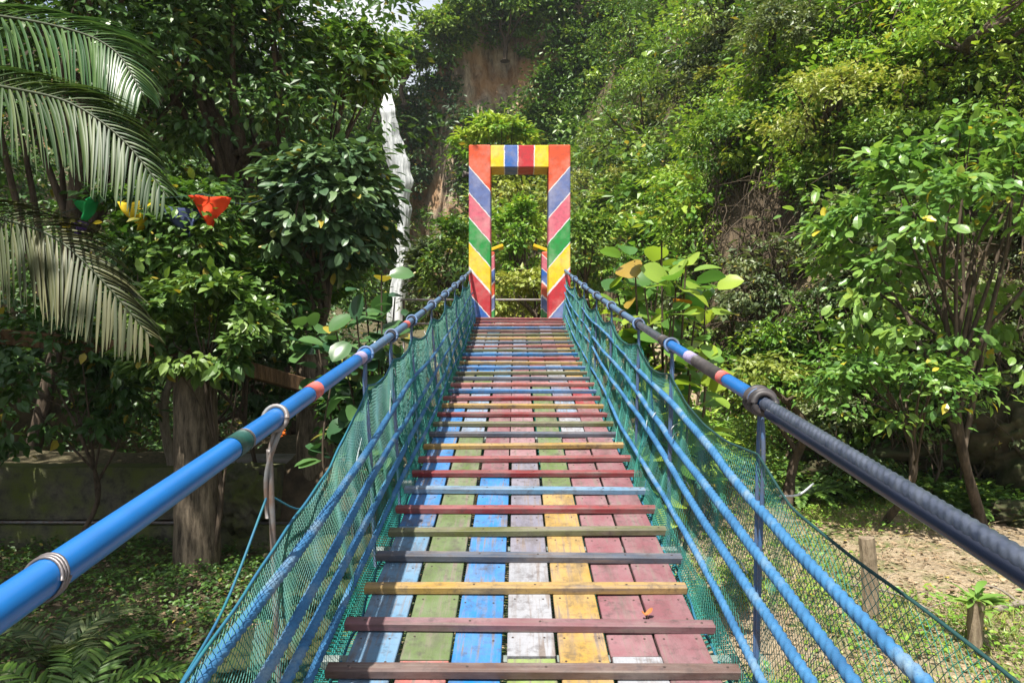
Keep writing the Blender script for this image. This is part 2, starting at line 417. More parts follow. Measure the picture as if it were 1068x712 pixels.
def ground_material():
    t = NT('forest_floor'); v = t.coord('Object')
    big = t.noise(v, .35, 4); mid = t.noise(v, 2.2, 6, .7); fine = t.noise(v, 22, 6, .75); peb = t.noise(v, 75, 4, .7)
    soil = t.mix(t.ramp(fine, [(.3, 0.), (.7, 1.)]), (.17, .12, .07), (.45, .36, .24))
    soil = t.mix(t.ramp(peb, [(.5, 0.), (.68, 1.)]), soil, (.5, .43, .33))
    moss = t.mix(t.ramp(fine, [(.35, 0.), (.65, 1.)]), (.045, .075, .018), (.15, .2, .05))
    geo = t.n('NewGeometry'); px = t.n('SeparateXYZ'); t.l(geo.outputs['Position'], px.inputs[0])
    nz = t.n('SeparateXYZ'); t.l(geo.outputs['Normal'], nz.inputs[0])
    c = t.mix(t.ramp(t.math('ADD', t.math('MULTIPLY', mid, .6), t.math('MULTIPLY', big, .5)), [(.56, 0.), (.66, 1.)]), soil, moss)
    left_shade = t.ramp(t.math('MULTIPLY', px.outputs[0], -.5), [(.5, 0.), (.9, 1.)])  # soil coloured darker left of the bridge, the bank's shade painted in
    shade_soil = t.mix(t.ramp(fine, [(.35, 0.), (.65, 1.)]), (.05, .05, .025), (.17, .14, .085))
    c = t.mix(left_shade, c, shade_soil)
    rock = t.mix(t.ramp(mid, [(.35, 0.), (.65, 1.)]), (.05, .04, .028), (.17, .125, .08))
    c = t.mix(t.ramp(nz.outputs[2], [(.55, 1.), (.8, 0.)]), c, rock)
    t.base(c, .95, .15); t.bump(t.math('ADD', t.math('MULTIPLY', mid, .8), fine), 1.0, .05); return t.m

def axis(lo, hi, a, b, fine, grow=1.12):
    m = list(np.arange(a, b, fine)); q = b; s = fine
    while q < hi: m.append(q); s *= grow; q += s
    m.append(hi); q = a; s = fine; l = []
    while q > lo: s *= grow; q -= s; l.append(q)
    return np.array(sorted(l+m))
xs = axis(-300, 300, -9, 13, .16); ys = axis(-200, 400, -1, 22, .16)
XX, YY = np.meshgrid(xs, ys); ZZ = H(XX, YY)
nx, ny = len(xs), len(ys)
Vt = np.stack([XX, YY, ZZ], -1).reshape(-1, 3)
ii = (np.arange(ny-1)[:, None]*nx+np.arange(nx-1)[None]).ravel()
tag(link('ground', mesh_np('ground', Vt, [np.stack([ii, ii+1, ii+nx+1, ii+nx], 1)], smooth=True), ground_material()), kind='structure')

def march(az, el, t0=4., t1=75.):
    """where sight directions meet the terrain"""
    dx = np.sin(az)*np.cos(el); dy = np.cos(az)*np.cos(el); dz = np.sin(el)
    t = np.full(az.shape, t0); hit = np.zeros(az.shape, bool)
    for _ in range(520):
        x, y, z = dx*t, dy*t, E+dz*t
        b = H(x, y) > z
        hit |= b
        t = np.where(hit, t, t+.14)
        if t[~hit].size == 0 or t[~hit].min() > t1: break
    return dx*t, dy*t, E+dz*t, hit
def onhill(px, py):
    az = np.array([math.atan2(px-534, F)]); el = np.array([math.atan2(356-py, math.hypot(F, px-534))])
    x, y, z, h = march(az, el); return np.array([x[0], y[0], z[0]])

# the far rock face with the waterfall
def cliff_y(x, z): return 47.5-.02*(x+6)**2+1.8*fbm(x*.16, z*.07+3)+.9*fbm(x*.6+7, z*.22)+.8*np.abs(fbm(x*1.6+2, z*.35))+.03*z-1.4*np.exp(-((x+3.5)/2.0)**2)+1.6*np.exp(-((x+7)/1.6)**2)
cx_ = np.linspace(-40, 10, 170)
top = np.where(cx_ < -4.9, 19.3, 19.3+14*sm(-4.9, -3.6, cx_))+.9*fbm(cx_*.5, cx_*0+2)
G = []
for k in np.linspace(0, 1, 110):
    z = -1+k*(top+1); G.append(np.stack([cx_, cliff_y(cx_, z), z], 1))
G.append(np.stack([cx_, cliff_y(cx_, top)+14, top+1], 1))
mb = MB(); mb.grid(np.array(G))
def cliff_mat():
    t = NT('cliff_rock'); v = t.coord('Object', (1, 1, .35)); a = t.noise(v, 1.5, 10, .75); b = t.noise(t.coord('Object'), .35, 4)
    c = t.ramp(a, [(.36, (.05, .04, .032)), (.5, (.27, .21, .155)), (.64, (.50, .40, .29))])
    c = t.mix(t.ramp(b, [(.42, 0.), (.6, 1.)]), c, t.mix(.55, c, (.45, .22, .08)))
    t.base(c, .9, .2); t.bump(a, 1.0, .25); return t.m
CLIFFM = cliff_mat()
tag(mb.build('cliff', CLIFFM, smooth=True), kind='structure')

# waterfall: overlapping falling strands with depth
def water_mat():
    t = NT('falling_water'); v = t.coord('Object', (4, 2, .45)); a = t.noise(v, 1.6, 6, .7)
    t.base(t.ramp(a, [(.34, (.20, .215, .225)), (.5, (.42, .44, .45)), (.64, (.70, .72, .73))]), .8, .2); return t.m
mb = MB()
prof = [(92, 399, 410), (115, 396, 414), (140, 397, 418), (165, 400, 427), (190, 408, 432), (215, 409, 430), (240, 412, 430), (270, 409, 428), (300, 404, 426), (330, 402, 426), (350, 402, 427)]
pa = np.array(prof, float); yy = np.linspace(92, 350, 60)
lft = np.interp(yy, pa[:, 0], pa[:, 1]); rgt = np.interp(yy, pa[:, 0], pa[:, 2])
Gw = []
for i in range(60):
    w = rgt[i]-lft[i]; a0 = -.02+.22*float(vnoise(np.array(i*.4), np.array(3.))); a1 = 1.04-.26*float(vnoise(np.array(i*.45), np.array(8.)))
    Gw.append([P(lft[i]+w*(a0+(a1-a0)*v), yy[i], 43.2+3.4*max(0, 1-i/5)-.5*math.sin(math.pi*v)+.10*float(fbm(np.array(v*7), np.array(i*.05)))) for v in np.linspace(0, 1, 33)])
mb.grid(np.array(Gw))
for st in range(0):          # many thin falling streams, ragged where they part
    u0 = rng.beta(1.6, 1.6); ww = rng.uniform(.05, .24); i0 = 0 if rng.random() < .55 else rng.integers(0, 34); i1 = min(60, i0+rng.integers(14, 60)); dep = rng.uniform(0, .5)
    if i1-i0 < 4: continue
    Gw = []; ph = rng.random()*9
    for i in range(i0, i1):
        e = min(1, (i-i0+.3)/4, (i1-i-.7)/5); w = (rgt[i]-lft[i])*.85; cu = u0+.05*math.sin(i*.16+ph)+.03*math.sin(i*.5+ph*2); row = []
        for v in np.linspace(-1, 1, 5):
            uu = cu+v*ww*.5*max(e, .06)*(1+.25*math.sin(i*.9+ph))
            row.append(P(lft[i]+w*uu, yy[i], 42.9+3.4*max(0, 1-i/5)-dep+.12*v*v))
        Gw.append(row)
    mb.grid(np.array(Gw))
tag(mb.build('waterfall', water_mat(), smooth=True), kind='structure')

# ------------------------------------------------------------------ hillside vegetation (one mass)
TS, TM, TB = T_small(), T_mid(), T_big()
def bushes(lb, cen, rad, lsize, nclump, nleaf, tpl=TS, nrm=None, drape=0., **k):
    for i in range(len(cen)):
        dr = rng.random() < drape; q = float(np.clip(.115*rad[i]/max(lsize[i], .03)/.7, .55, 1.9))
        crown(lb, tpl, cen[i], (rad[i]*(.5 if dr else 1), rad[i]*(.5 if dr else 1), rad[i]*(1.9 if dr else .8)), nclump, int(nleaf*q), lsize[i], csize=.42, base_t=float(np.clip(.48+.5*float(fbm(np.array(cen[i][0]*.35), np.array(cen[i][2]*.35+cen[i][1]*.2))), .1, .9))+.12*rng.normal(), **k)
n = 4200
az = rng.uniform(R(-16), R(50), n); el = rng.uniform(R(-9), R(40), n)
x, y, z, hit = march(az, el)
d = hill_d(x, y); keep = hit & (d > .25) & (y < 50)
gap = vnoise(x*.5+80, z*.33+9)                    # bare, shadowed rock and roots in places
dark = ((x/y > .255) & (x/y < .40) & (z > 2.8) & (z < 6.2) & (rng.random(n) < .86)) | ((x > 3.2) & (x/y > .27) & (x < 8) & (z < 6.0) & (y < 17) & (rng.random(n) < .5)) | (gap < .24)
keep &= ~dark
cen = np.stack([x, y, z], 1)[keep]; dist = cen[:, 1]
kind = vnoise(cen[:, 0]*.45+10, cen[:, 2]*.45+cen[:, 1]*.1+33)+.25*(rng.random(len(cen))-.5)
rad = (.026*dist+.16)*(.6+.8*rng.random(len(cen)))
ls = np.clip(.0080*dist, .07, .25)*np.exp(.55*rng.normal(size=len(cen))).clip(.5, 1.9)
cen[:, 1] -= rad*.2; cen[:, 2] += rad*.2
for nm, m, mt, lab in (('hillside_undergrowth', kind < .42, L_OLIVE, 'olive'), ('hillside_shrubbery', (kind >= .42) & (kind < .62), L_HILL, 'green'), ('hillside_foliage', kind >= .62, L_BRIGHT, 'bright')):
    lb = LB(); bushes(lb, cen[m], rad[m], ls[m], 9, 26, drape={'olive': .55, 'green': .3, 'bright': .1}[lab])
    tag(lb.build(nm, mt), {'olive': 'dull olive scrub covering the steep hillside right of the bridge', 'green': 'mid green shrubs and creepers covering the steep hillside', 'bright': 'bright yellow green leafy growth catching sun on the hillside'}[lab], 'undergrowth', kind='stuff')
# far rock face greenery
lb = LB(); lb2 = LB()
n = 1500; cx = rng.uniform(-20, 9, n); cz = rng.uniform(2, 31, n)
px = 534+F*cx/47; py = 356-(cz-E)*F/47
bare = ((px > 470) & (px < 548) & (py > 40) & (py < 128)) | ((np.abs(px-(468-.05*(py-150))) < 17) & (py > 120)) | ((px > np.interp(py, [92, 165, 190, 350], [394, 400, 404, 400])) & (px < np.interp(py, [92, 140, 190, 350], [411, 418, 436, 436])) & (py > 84)) | ((px > 505) & (px < 530) & (py > 10) & (py < 60) & (rng.random(n) < .6))
lim = np.where(cx < -4.9, 19.6, 19.3+13*sm(-4.9, -3.6, cx))
ok = ~bare & (cz < lim)
for i in np.where(ok)[0]:
    r = rng.uniform(.8, 1.7); c = (cx[i], float(cliff_y(cx[i], cz[i]))-r*.35, cz[i])
    blue = (px[i] > 425) & (px[i] < 492) & (py[i] > 85) & (py[i] < 230)  # shaded part of the face, painted with bluish dark leaves
    crown(lb2 if blue else lb, TS, c, (r, r*.8, r), 9, 26, .3, csize=.42, base_t=.35+.3*rng.random())
tag(lb.build('cliff_greenery', L_HILL), 'distant bushes clinging to the rock face beside the waterfall', 'undergrowth', kind='stuff')
tag(lb2.build('cliff_creepers', L_BLUE), 'distant creepers, shade painted in as bluish dark leaves, hanging on the rock face right of the waterfall', 'undergrowth', kind='stuff')

# hanging roots and lianas on the right-hand rock
mb = MB()
for i in range(430):
    q = onhill(rng.uniform(600, 1060), rng.uniform(20, 470)) if i % 3 else (onhill(rng.uniform(735, 830), rng.uniform(180, 330)) if i % 2 else onhill(rng.uniform(900, 1068), rng.uniform(390, 480)))
    L = rng.uniform(.8, 2.6); w = rng.uniform(.2, .8)
    t = np.linspace(0, 1, 12)
    pth = np.stack([q[0]+.12*np.cumsum(rng.normal(size=12))*.6, np.full(12, q[1]-w)+.05*rng.normal(size=12), q[2]+.8-L*t], 1)
    mb.tube(pth, rng.uniform(.006, .02), 4, caps=False)
    if i % 2:
        e = pth[3]+np.array([rng.normal()*.7, -.25, rng.normal()*.5]); mb.tube(curve([pth[3], (pth[3]+e)/2+[0, 0, .1], e], 6), .012*np.linspace(1, .3, 6), 4, caps=False)
tag(mb.build('hanging_roots', L_VINE, smooth=True), 'tangle of thin brown roots and lianas hanging down the right rock', 'roots', kind='stuff')

# ------------------------------------------------------------------ trees and shrubs as things
def tree(name, label, cat, base, c, rad, mat, nclump, nleaf, lsize, r0, tpl=TS, group=None, bark=None, nl=9, bt=.5, **k):
    root = empty(name, base); tag(root, label, cat, group)
    lb = LB(); cc = crown(lb, tpl, c, rad, nclump, nleaf, lsize, base_t=bt, **k)
    lb.build('crown', mat, root, smooth=(tpl is TB))
    mb = MB(); limbs(mb, base, np.array(c)-np.array([0, 0, rad[2]*.15]), r0, cc, nl=nl); mb.build('trunk', bark or BARK, root, smooth=True)
    return root
def gz(x, y): return float(H(np.array(x), np.array(y)))

hill_trees = [   # label, px, py of the crown, radius px (x, z), material, leaf m, kind
 ('sunlit yellow green tree leaning out of the cliff, upper right corner', 985, 62, 95, 42, L_BRIGHT, .12, 'tree'),
 ('pale yellow green crown jutting from the cliff left of the upper right tree', 838, 142, 62, 32, L_YEL, .11, 'tree'),
 ('lush green crown at the top edge of the hill above the gateway', 590, 45, 50, 50, L_HILL, .16, 'tree'),
 ('bright green rounded crown directly behind the gateway beam', 560, 128, 55, 30, L_BRIGHT, .16, 'tree'),
 ('tall green crown on the slope right of the gateway top', 668, 150, 52, 55, L_HILL, .15, 'tree'),
 ('light green crown at the top edge, midway along the hillside', 735, 50, 60, 42, L_BRIGHT, .14, 'tree'),
 ('spreading green crown halfway up the slope, left of the pale yellow crown', 745, 165, 44, 30, L_HILL, .13, 'tree'),
 ('large dark green crown high on the slope, up and right of the gateway', 655, 62, 48, 40, L_DARK, .17, 'tree'),
 ('bright green tuft on the slope directly above the large leaved plant', 700, 215, 36, 26, L_BRIGHT, .12, 'bush'),
 ('dark green crown overhanging the brown roots from above', 905, 175, 50, 28, L_HILL, .12, 'tree'),
 ('dull green crown near the top edge, over the brown hanging roots', 800, 70, 40, 35, L_OLIVE, .12, 'tree'),
 ('yellow green bush low on the slope just right of the gateway', 640, 218, 40, 30, L_YEL, .13, 'bush'),
 ('olive bush on the dark rock between the roots and the broad leaved tree', 880, 250, 45, 35, L_OLIVE, .11, 'bush'),
 ('grey green bush in the hollow behind the large leaved plant', 785, 300, 42, 38, L_OLIVE, .10, 'bush'),
 ('fresh green bush sprouting right of the large leaved plant, over the rail', 800, 375, 46, 34, L_BRIGHT, .09, 'bush'),
]
for lab, px, py, rx, rz, mt, lf, kd in hill_trees:
    q = onhill(px, py+rz*.5); s = q[1]/F
    c = q+np.array([0, -min(.6*rx*s, 1.5)-.8, .6*rz*s])
    tree('hillside_tree' if kd == 'tree' else 'hillside_bush', lab, kd, tuple(q-np.array([0, -.1, .1])), c, (rx*s, min(rx*s, 1.6)*.9, rz*s), mt, 46 if kd == 'tree' else 30, 62, lf, .13 if kd == 'tree' else .05, csize=.26, bt=.6)

# diagonal creeper band on the slope
lb = LB(); mb = MB()
pth = curve([onhill(a, b)-np.array([0, .9, -.2]) for a, b in ((600, 205), (622, 178), (655, 158), (690, 132), (722, 112), (748, 92))], 26)
for q in pth: crown(lb, TS, q, (.65, .4, .38), 5, 34, .14, csize=.45, base_t=.7)
mb.tube(pth+np.array([0, .3, -.1]), .05, 6)
root = empty('flowering_creeper', tuple(pth[0])); tag(root, 'pale yellow creeper running in a diagonal band up the slope beside the gateway', 'creeper')
lb.build('foliage', L_YEL, root); mb.build('stem', BARK, root, smooth=True)

# trees beyond the gateway
for lab, px, py, Y, rx, rz, mt, bt in (
 ('slim light green tree seen through the gateway opening', 540, 262, 17, 30, 52, L_BRIGHT, .55),
 ('low bright bush framed by the bottom of the gateway opening', 548, 312, 14.5, 36, 30, L_YEL, .6),
 ('pale feathery tree filling the upper half of the gateway opening', 545, 215, 21, 48, 44, L_YEL, .5),
 ('bright green tree just left of the gateway', 480, 285, 16, 34, 48, L_HILL, .6),
 ('grey green tree in front of the far rock, left of the gateway foot', 452, 300, 19, 26, 50, L_OLIVE, .6),
 ('yellow green tree peeping over the left gateway post', 518, 148, 24, 34, 20, L_BRIGHT, .7),
 ('green tree just right of the gateway at rail height', 610, 268, 17, 32, 44, L_HILL, .6),
 ('mid green crown on the far rim above the brown rock', 525, 10, 46.5, 44, 22, L_HILL, .6),
 ('pale green crown on the far rim right of the patch of sky', 462, 38, 46.5, 26, 26, L_HILL, .8),
 ('light green crown on the far rim just above the top of the waterfall', 420, 58, 46.5, 26, 18, L_HILL, .85)):
    c = P(px, py, Y); s = Y/F
    bz = gz(c[0], Y) if Y < 40 else c[2]-3
    tree('distant_tree', lab, 'tree', (c[0]+.1, Y+.3, bz), c, (rx*s, rx*s*.9, rz*s), mt, 42, 60, .0085*Y, .10 if Y < 40 else .2, csize=.28, bt=bt)

# right bank trees
c = P(985, 275, 9.6)
tree('broad_leaved_tree', 'broad leaved light green tree on the right bank with a dark twisted trunk', 'tree', (6.2, 9.7, gz(6.2, 9.7)), c+np.array([.35, 0, .1]), (1.85, 1.2, 1.6), L_BROAD, 120, 34, .165, .085, tpl=T_big(.28, .2), nl=18, bt=.6, csize=.17)
c = P(925, 405, 9.3)
tree('young_tree', 'small sapling with a thin straight trunk and glossy drooping crown on the right bank', 'tree', (5.0, 9.9, gz(5.0, 9.9)), c, (1.0, .75, .42), L_BROAD, 46, 34, .12, .06, tpl=TM, nl=12, bt=.5)
c = P(805, 400, 10.8)
tree('leafy_stump', 'broken brown trunk sprouting yellow green leaves behind the right rail knot', 'tree', (4.05, 10.9, gz(4.05, 10.9)), c, (.6, .5, .42), L_YEL, 26, 34, .10, .11, tpl=TM, nl=4, bt=.35)

for lab, px, py, Y, rx, rz, mt in (
 ('leafy green bush behind the netting at the end of the dirt bank', 705, 462, 9.0, 56, 40, L_BRIGHT),
 ('sunny bush against the rock right of the netting, under the rail', 765, 470, 11.5, 48, 34, L_HILL),
 ('light green bush behind the big leaved plant by the gateway', 650, 400, 10.6, 45, 42, L_BRIGHT),
 ('dark drooping bush on the rock ledge right of the sapling', 965, 425, 11.2, 40, 26, L_DARK),
 ('dark bush hanging over the boulder at the right edge, behind the twisted trunk', 1050, 425, 11.0, 46, 34, L_OLIVE),
 ('low dark bush at the foot of the rock behind the sapling', 900, 500, 11.6, 42, 22, L_DARK),
 ('grey green bush on the ledge above the right bank rocks', 860, 440, 12.2, 36, 26, L_OLIVE)):
    c = P(px, py, Y); s = Y/F
    tree('bank_bush', lab, 'bush', (c[0], Y+.1, gz(c[0], Y)), c, (rx*s, rx*s*.8, rz*s), mt, 34, 50, .085, .03, csize=.3, bt=.6)

# the large round-leaved plants either side of the bridge
def bigplant(name, label, base, targets, mat, ls, n_per, tpl, r0=.02, tnt=.5):
    root = empty(name, base); tag(root, label, 'plant'); lb = LB(); mb = MB(); base = np.array(base, float)
    for tg in targets:
        tg = np.array(tg); m = base+(tg-base)*.5+np.array([rng.normal()*.08, rng.normal()*.08, .1])
        q = curve([base, m, tg], 14); mb.tube(q, r0*np.linspace(1, .35, 14), 6)
        n = n_per; a = rng.random(n)*6.283; k = rng.integers(7, 14, n)
        pos = q[k]+.02*rng.normal(size=(n, 3))
        dd = np.stack([np.cos(a), np.sin(a), .45*rng.normal(size=n)+.15], 1)
        pos = pos+dd*.05
        nr = np.stack([rng.normal(size=n)*.4, -.35+rng.normal(size=n)*.4, np.ones(n)], 1)
        t = np.stack([np.clip(tnt+.35*rng.normal(size=n), 0, 1), rng.random(n), rng.random(n)], 1)
        lb.add(tpl, pos, dd, nr, ls*(.6+.6*rng.random(n)), t)
    lb.build('foliage', mat, root, smooth=True); mb.build('stem', BARK, root, smooth=True)
bx, by = 1.25, 6.3
tg = [P(px, py, Y) for px, py, Y in ((690, 252, 6.3), (662, 272, 6.1), (716, 268, 6.2), (640, 290, 6.5), (705, 300, 6.0), (690, 268, 6.2), (672, 300, 5.9), (712, 285, 6.4), (650, 300, 6.6), (725, 330, 6.3), (700, 330, 5.8), (740, 360, 6.2), (668, 340, 6.1), (700, 372, 6.0), (735, 300, 6.7), (655, 325, 7.0), (720, 390, 5.7), (690, 400, 5.9))]
bigplant('large_leaved_plant', 'plant with big round yellow green leaves rising beside the right rail', (bx, by, gz(bx, by)), tg, L_BIG, .25, 16, T_big(.40, .25), tnt=.6)
bx, by = -1.45, 7.4
tg = [P(px, py, Y) for px, py, Y in ((398, 285, 7.2), (380, 300, 7.0), (412, 310, 7.6), (372, 330, 6.8), (350, 345, 7.2), (395, 335, 7.0), (330, 350, 7.5), (410, 345, 7.4), (360, 380, 6.9), (352, 362, 7.3), (395, 370, 7.0), (390, 395, 7.3), (318, 345, 7.6))]
bigplant('large_leaved_shrub', 'dark shrub with big oval leaves crowding the left rail near the waterfall', (bx, by, gz(bx, by)), tg, L_BIGD, .27, 16, T_big(.38, .25), tnt=.6)

# left bank trees
def ltree(name, lab, base, px, py, Y, rx, rz, mat, nc, nl_, ls, r0, tpl=TM, bt=.4, **k):
    c = P(px, py, Y); s = Y/F
    return tree(name, lab, 'tree', base, c, (rx*s, rx*s*.85, rz*s), mat, nc, nl_, ls, r0, tpl=tpl, bt=bt, **k)
ltree('shade_tree', 'huge dark green tree filling the space left of the waterfall', (-3.4, 12.4, gz(-3.4, 12.4)), 228, 100, 11.5, 108, 150, L_DARK, 230, 60, .13, .26, csize=.2, nl=20)
ltree('shade_tree', 'dark overhanging tree along the top left edge behind the palm', (-7.4, 11.2, gz(-7.4, 11.2)), 100, 20, 10.5, 150, 110, L_DARK, 150, 60, .14, .16, csize=.2, nl=20)
ltree('leaning_tree', 'tree with a thin pale leaning trunk standing on the mossy wall', (-4.22, 9.16, .95), 180, 265, 9.1, 75, 70, L_HILL, 80, 50, .13, .075, bark=BARKP, bt=.3)
ltree('leafy_tree', 'dull green tree with drooping pointed leaves between palm fronds and waterfall', (-2.9, 10.3, .93), 334, 222, 9.4, 60, 66, L_BLUE, 90, 40, .17, .10, tpl=T_big(.26, .25), bt=.55)
ltree('leafy_tree', 'yellow green lit crown over the darker trees left of the waterfall', (-3.9, 13.6, gz(-3.9, 13.6)), 364, 68, 13.0, 54, 26, L_HILL, 90, 50, .15, .12, bt=.6)
for lab, px, py, Y, rx, rz, mt, bt in (
 ('dense shrub with narrow leaves hanging over the thick column', 212, 345, 7.75, 68, 48, L_DARK, .7),
 ('dark glossy shrub behind the lowest palm frond', 60, 395, 8.3, 105, 70, L_DARK, .2),
 ('shrub with mid green leaves right of the thick column', 262, 320, 9.2, 60, 52, L_HILL, .25),
 ('light green shrub low in the gap beneath the waterfall', 318, 292, 12.5, 52, 24, L_BRIGHT, .3),
 ('dark shrub behind the concrete steps', 262, 395, 10.8, 55, 46, L_DARK, .3),
 ('green shrub beneath the left netting by the gateway bank', 385, 430, 8.4, 48, 48, L_HILL, .25)):
    c = P(px, py, Y); s = Y/F
    tree('shady_shrub', lab, 'bush', (c[0], Y+.2, gz(c[0], Y+.2)), c, (rx*s, rx*s*.7, rz*s), mt, 60, 44, .13, .04, tpl=TM, csize=.26, bt=bt)
# a dense thicket far back on the left
lb = LB()
for i in range(620):
    xx = rng.uniform(-26, -2.2); yy_ = rng.uniform(10.4, 32)
    if (-.36 < xx/yy_ < -.27 and yy_ < 26) or xx/yy_ > -.2: continue
    crown(lb, TS, (xx, yy_, gz(xx, yy_)+rng.uniform(0, 9)), (1.2, 1, 1.2), 8, 30, .17, csize=.42, base_t=.35)
tag(lb.build('thicket', L_DARK), 'deep dark thicket filling the forest behind the left bank', 'undergrowth', kind='stuff')
# unseen canopy trees added left of the camera to shade the left bank
for i, (bx_, by_, cc_, rr_, lab) in enumerate(((-9.6, -1.5, (-7.6, -.3, 9.6), (3.4, 3.4, 1.9), 'unseen canopy tree added to shade the left bank, nearest the viewer'), (-9.8, 4.2, (-8.2, 4.4, 9.8), (3.0, 2.8, 1.8), 'unseen canopy tree added for shade left of the mossy wall'))):
    tree('unseen_canopy_tree', lab, 'tree', (bx_, by_, gz(bx_, by_)), cc_, rr_, L_DARK, 190, 34, .24, .3, tpl=TS, csize=.22, nl=16)

# ------------------------------------------------------------------ palm
def frond(lb, mb, pts, nleaf, Lmax, w, up=(0, 0, 1), hang=.9, fwd=.5, side_jit=.1, r0=.016):
    q = curve(pts, 60); mb.tube(q, r0*np.linspace(1, .2, 60), 6)
    T = np.gradient(q, axis=0); T /= np.linalg.norm(T, axis=1)[:, None]
    up = np.array(up, float); seg = 7
    V = []; Fq = []; tn = []
    k0 = 0
    for sd in (-1, 1):
        for i in range(nleaf):
            f = .04+.95*(i+rng.random()*.4)/nleaf; j = min(int(f*59), 58)
            p = q[j].copy(); t = T[j]; s = np.cross(t, up); s /= np.linalg.norm(s)
            L = Lmax*(math.sin(math.pi*min(1, .18+f*.80))**.6)*(.9+.2*rng.random())
            hi = (s[2]*sd > .3); L *= (.8 if hi else 1.); d = s*sd*1.0+t*((fwd*2 if hi else fwd)+.6*f)+up*.18+rng.normal(size=3)*side_jit; d /= np.linalg.norm(d)
            g = hang*(.85+.3*rng.random()); tt = rng.random(); t2 = rng.random()
            for a in range(seg):
                u = a/(seg-1)
                ww = w*(math.sin(math.pi*(.12+.86*u))**.7)*.5
                sd2 = np.cross(d, [0, 0, 1.]); nn = np.linalg.norm(sd2); sd2 = sd2/nn if nn > .15 else t
                wd = t*.8+sd2*.2; wd = wd-d*(wd@d); wd /= np.linalg.norm(wd)+1e-9
                nv = np.cross(wd, d)
                V += [p-wd*ww+nv*ww*.35, p, p+wd*ww+nv*ww*.35]; tn += [(tt, t2*.9, u)]*3
                if a: b = k0+(a-1)*3; Fq += [[b, b+1, b+4, b+3], [b+1, b+2, b+5, b+4]]
                p = p+d*L/(seg-1); d = d+np.array([0, 0, -g/(seg-1)]); d /= np.linalg.norm(d)
            k0 += seg*3
    lb.V.append(np.array(V)); lb.T.append(np.array(tn)); lb.F.setdefault(4, []).append(np.array(Fq)+lb.n); lb.n += len(V)

root = empty('palm_tree', (-5.3, 4.6, gz(-5.3, 4.6))); tag(root, 'palm reaching in from the left edge with long arching fronds', 'palm')
hub = np.array([-5.1, 4.6, 4.1])
mb = MB(); pt = curve([(-5.3, 4.6, gz(-5.3, 4.6)-.2), (-5.25, 4.6, 1.5), (-5.1, 4.6, 3.9)], 40)
mb.tube(pt, .13*(1+.1*np.sin(np.arange(40)*2.2)), 12); mb.build('trunk', BARK, root, smooth=True)
fr = [  # targets in the picture, distance, material, label
 ([hub, P(-160, 0, 4.6), P(-40, 12, 4.4), P(60, 28, 4.3), P(118, 52, 4.2), P(150, 100, 4.1)], .70, L_PALMK, .9),
 ([hub, P(-170, 92, 4.3), P(-60, 84, 4.1), P(20, 94, 4.0), P(78, 110, 3.95), P(130, 148, 3.9), P(176, 206, 3.85)], .62, L_PALM, .8),
 ([hub, P(-150, 215, 4.3), P(-60, 218, 4.1), P(8, 230, 4.0), P(60, 250, 3.95), P(106, 292, 3.9), P(158, 352, 3.9)], .62, L_PALMD, .8),
 ([hub, P(-200, -50, 5.0), P(-60, -90, 5.4), P(60, -70, 5.7), P(150, -20, 5.9)], .6, L_PALMK, 1.1),
 ([hub, hub+np.array([-.7, -.5, .6]), hub+np.array([-1.6, -1.0, .4]), hub+np.array([-2.2, -1.3, -.5])], .6, L_PALM, 1.2),
 ([hub, hub+np.array([-.3, .9, .7]), hub+np.array([-.7, 1.9, .6]), hub+np.array([-1.0, 2.6, -.2])], .6, L_PALMK, 1.2),
 ([hub, hub+np.array([-.8, .5, .3]), hub+np.array([-1.8, .9, -.2]), hub+np.array([-2.3, 1.2, -1.1])], .6, L_PALMD, 1.2)]
for pts, L, mt, hg in fr:
    lb = LB(); mb = MB(); frond(lb, mb, pts, 135, L, .018, up=((.05, -.85, .5) if pts[1][1] > 3.9 and len(pts) > 4 else (0, 0, 1)), hang=hg, fwd=.75, side_jit=.06)
    f = lb.build('frond', mt, root, smooth=True); mb.build('rib', L_PALMD, f, smooth=True)

# ------------------------------------------------------------------ ferns
def fern(label, base, n, L, mat, w=.016, spread=6.283, a0=0, hang=.4, lift=.8, name='fern'):
    root = empty(name, base); tag(root, label, 'fern'); b = np.array(base, float)
    for i in range(n):
        a = a0+spread*(i+.3*rng.random())/n; l = L*(.75+.45*rng.random()); dv = np.array([math.cos(a), math.sin(a), 0])
        lb = LB(); mb = MB()
        frond(lb, mb, [b, b+dv*l*.3+np.array([0, 0, l*.38*lift]), b+dv*l*.7+np.array([0, 0, l*.45*lift]), b+dv*l*1.05+np.array([0, 0, l*.22*lift])], 34, l*.19, w, hang=hang, fwd=.35, r0=.005)
        f = lb.build('frond', mat, root, smooth=True); mb.build('rib', L_FERN, f, smooth=True)
q = P(70, 690, 4.7); fern('large bright green fern at the lower left corner', (q[0], 4.75, gz(q[0], 4.75)), 9, .85, L_FERN, .026)
q = P(60, 640, 5.6); fern('dull brownish green fern just behind the bright corner fern', (q[0], 5.6, gz(q[0], 5.6)), 7, .75, L_OLIVE, .022)
q = P(835, 512, 11.3); fern('bright fern at the foot of the rock beside the bent tie', (q[0], 11.3, gz(q[0], 11.3)), 9, .75, L_FERN, .05)
q = P(985, 530, 11.0); fern('small fern under the overhanging rock by the twisted trunk', (q[0], 10.6, gz(q[0], 10.6)), 8, .6, L_FERN, .04)

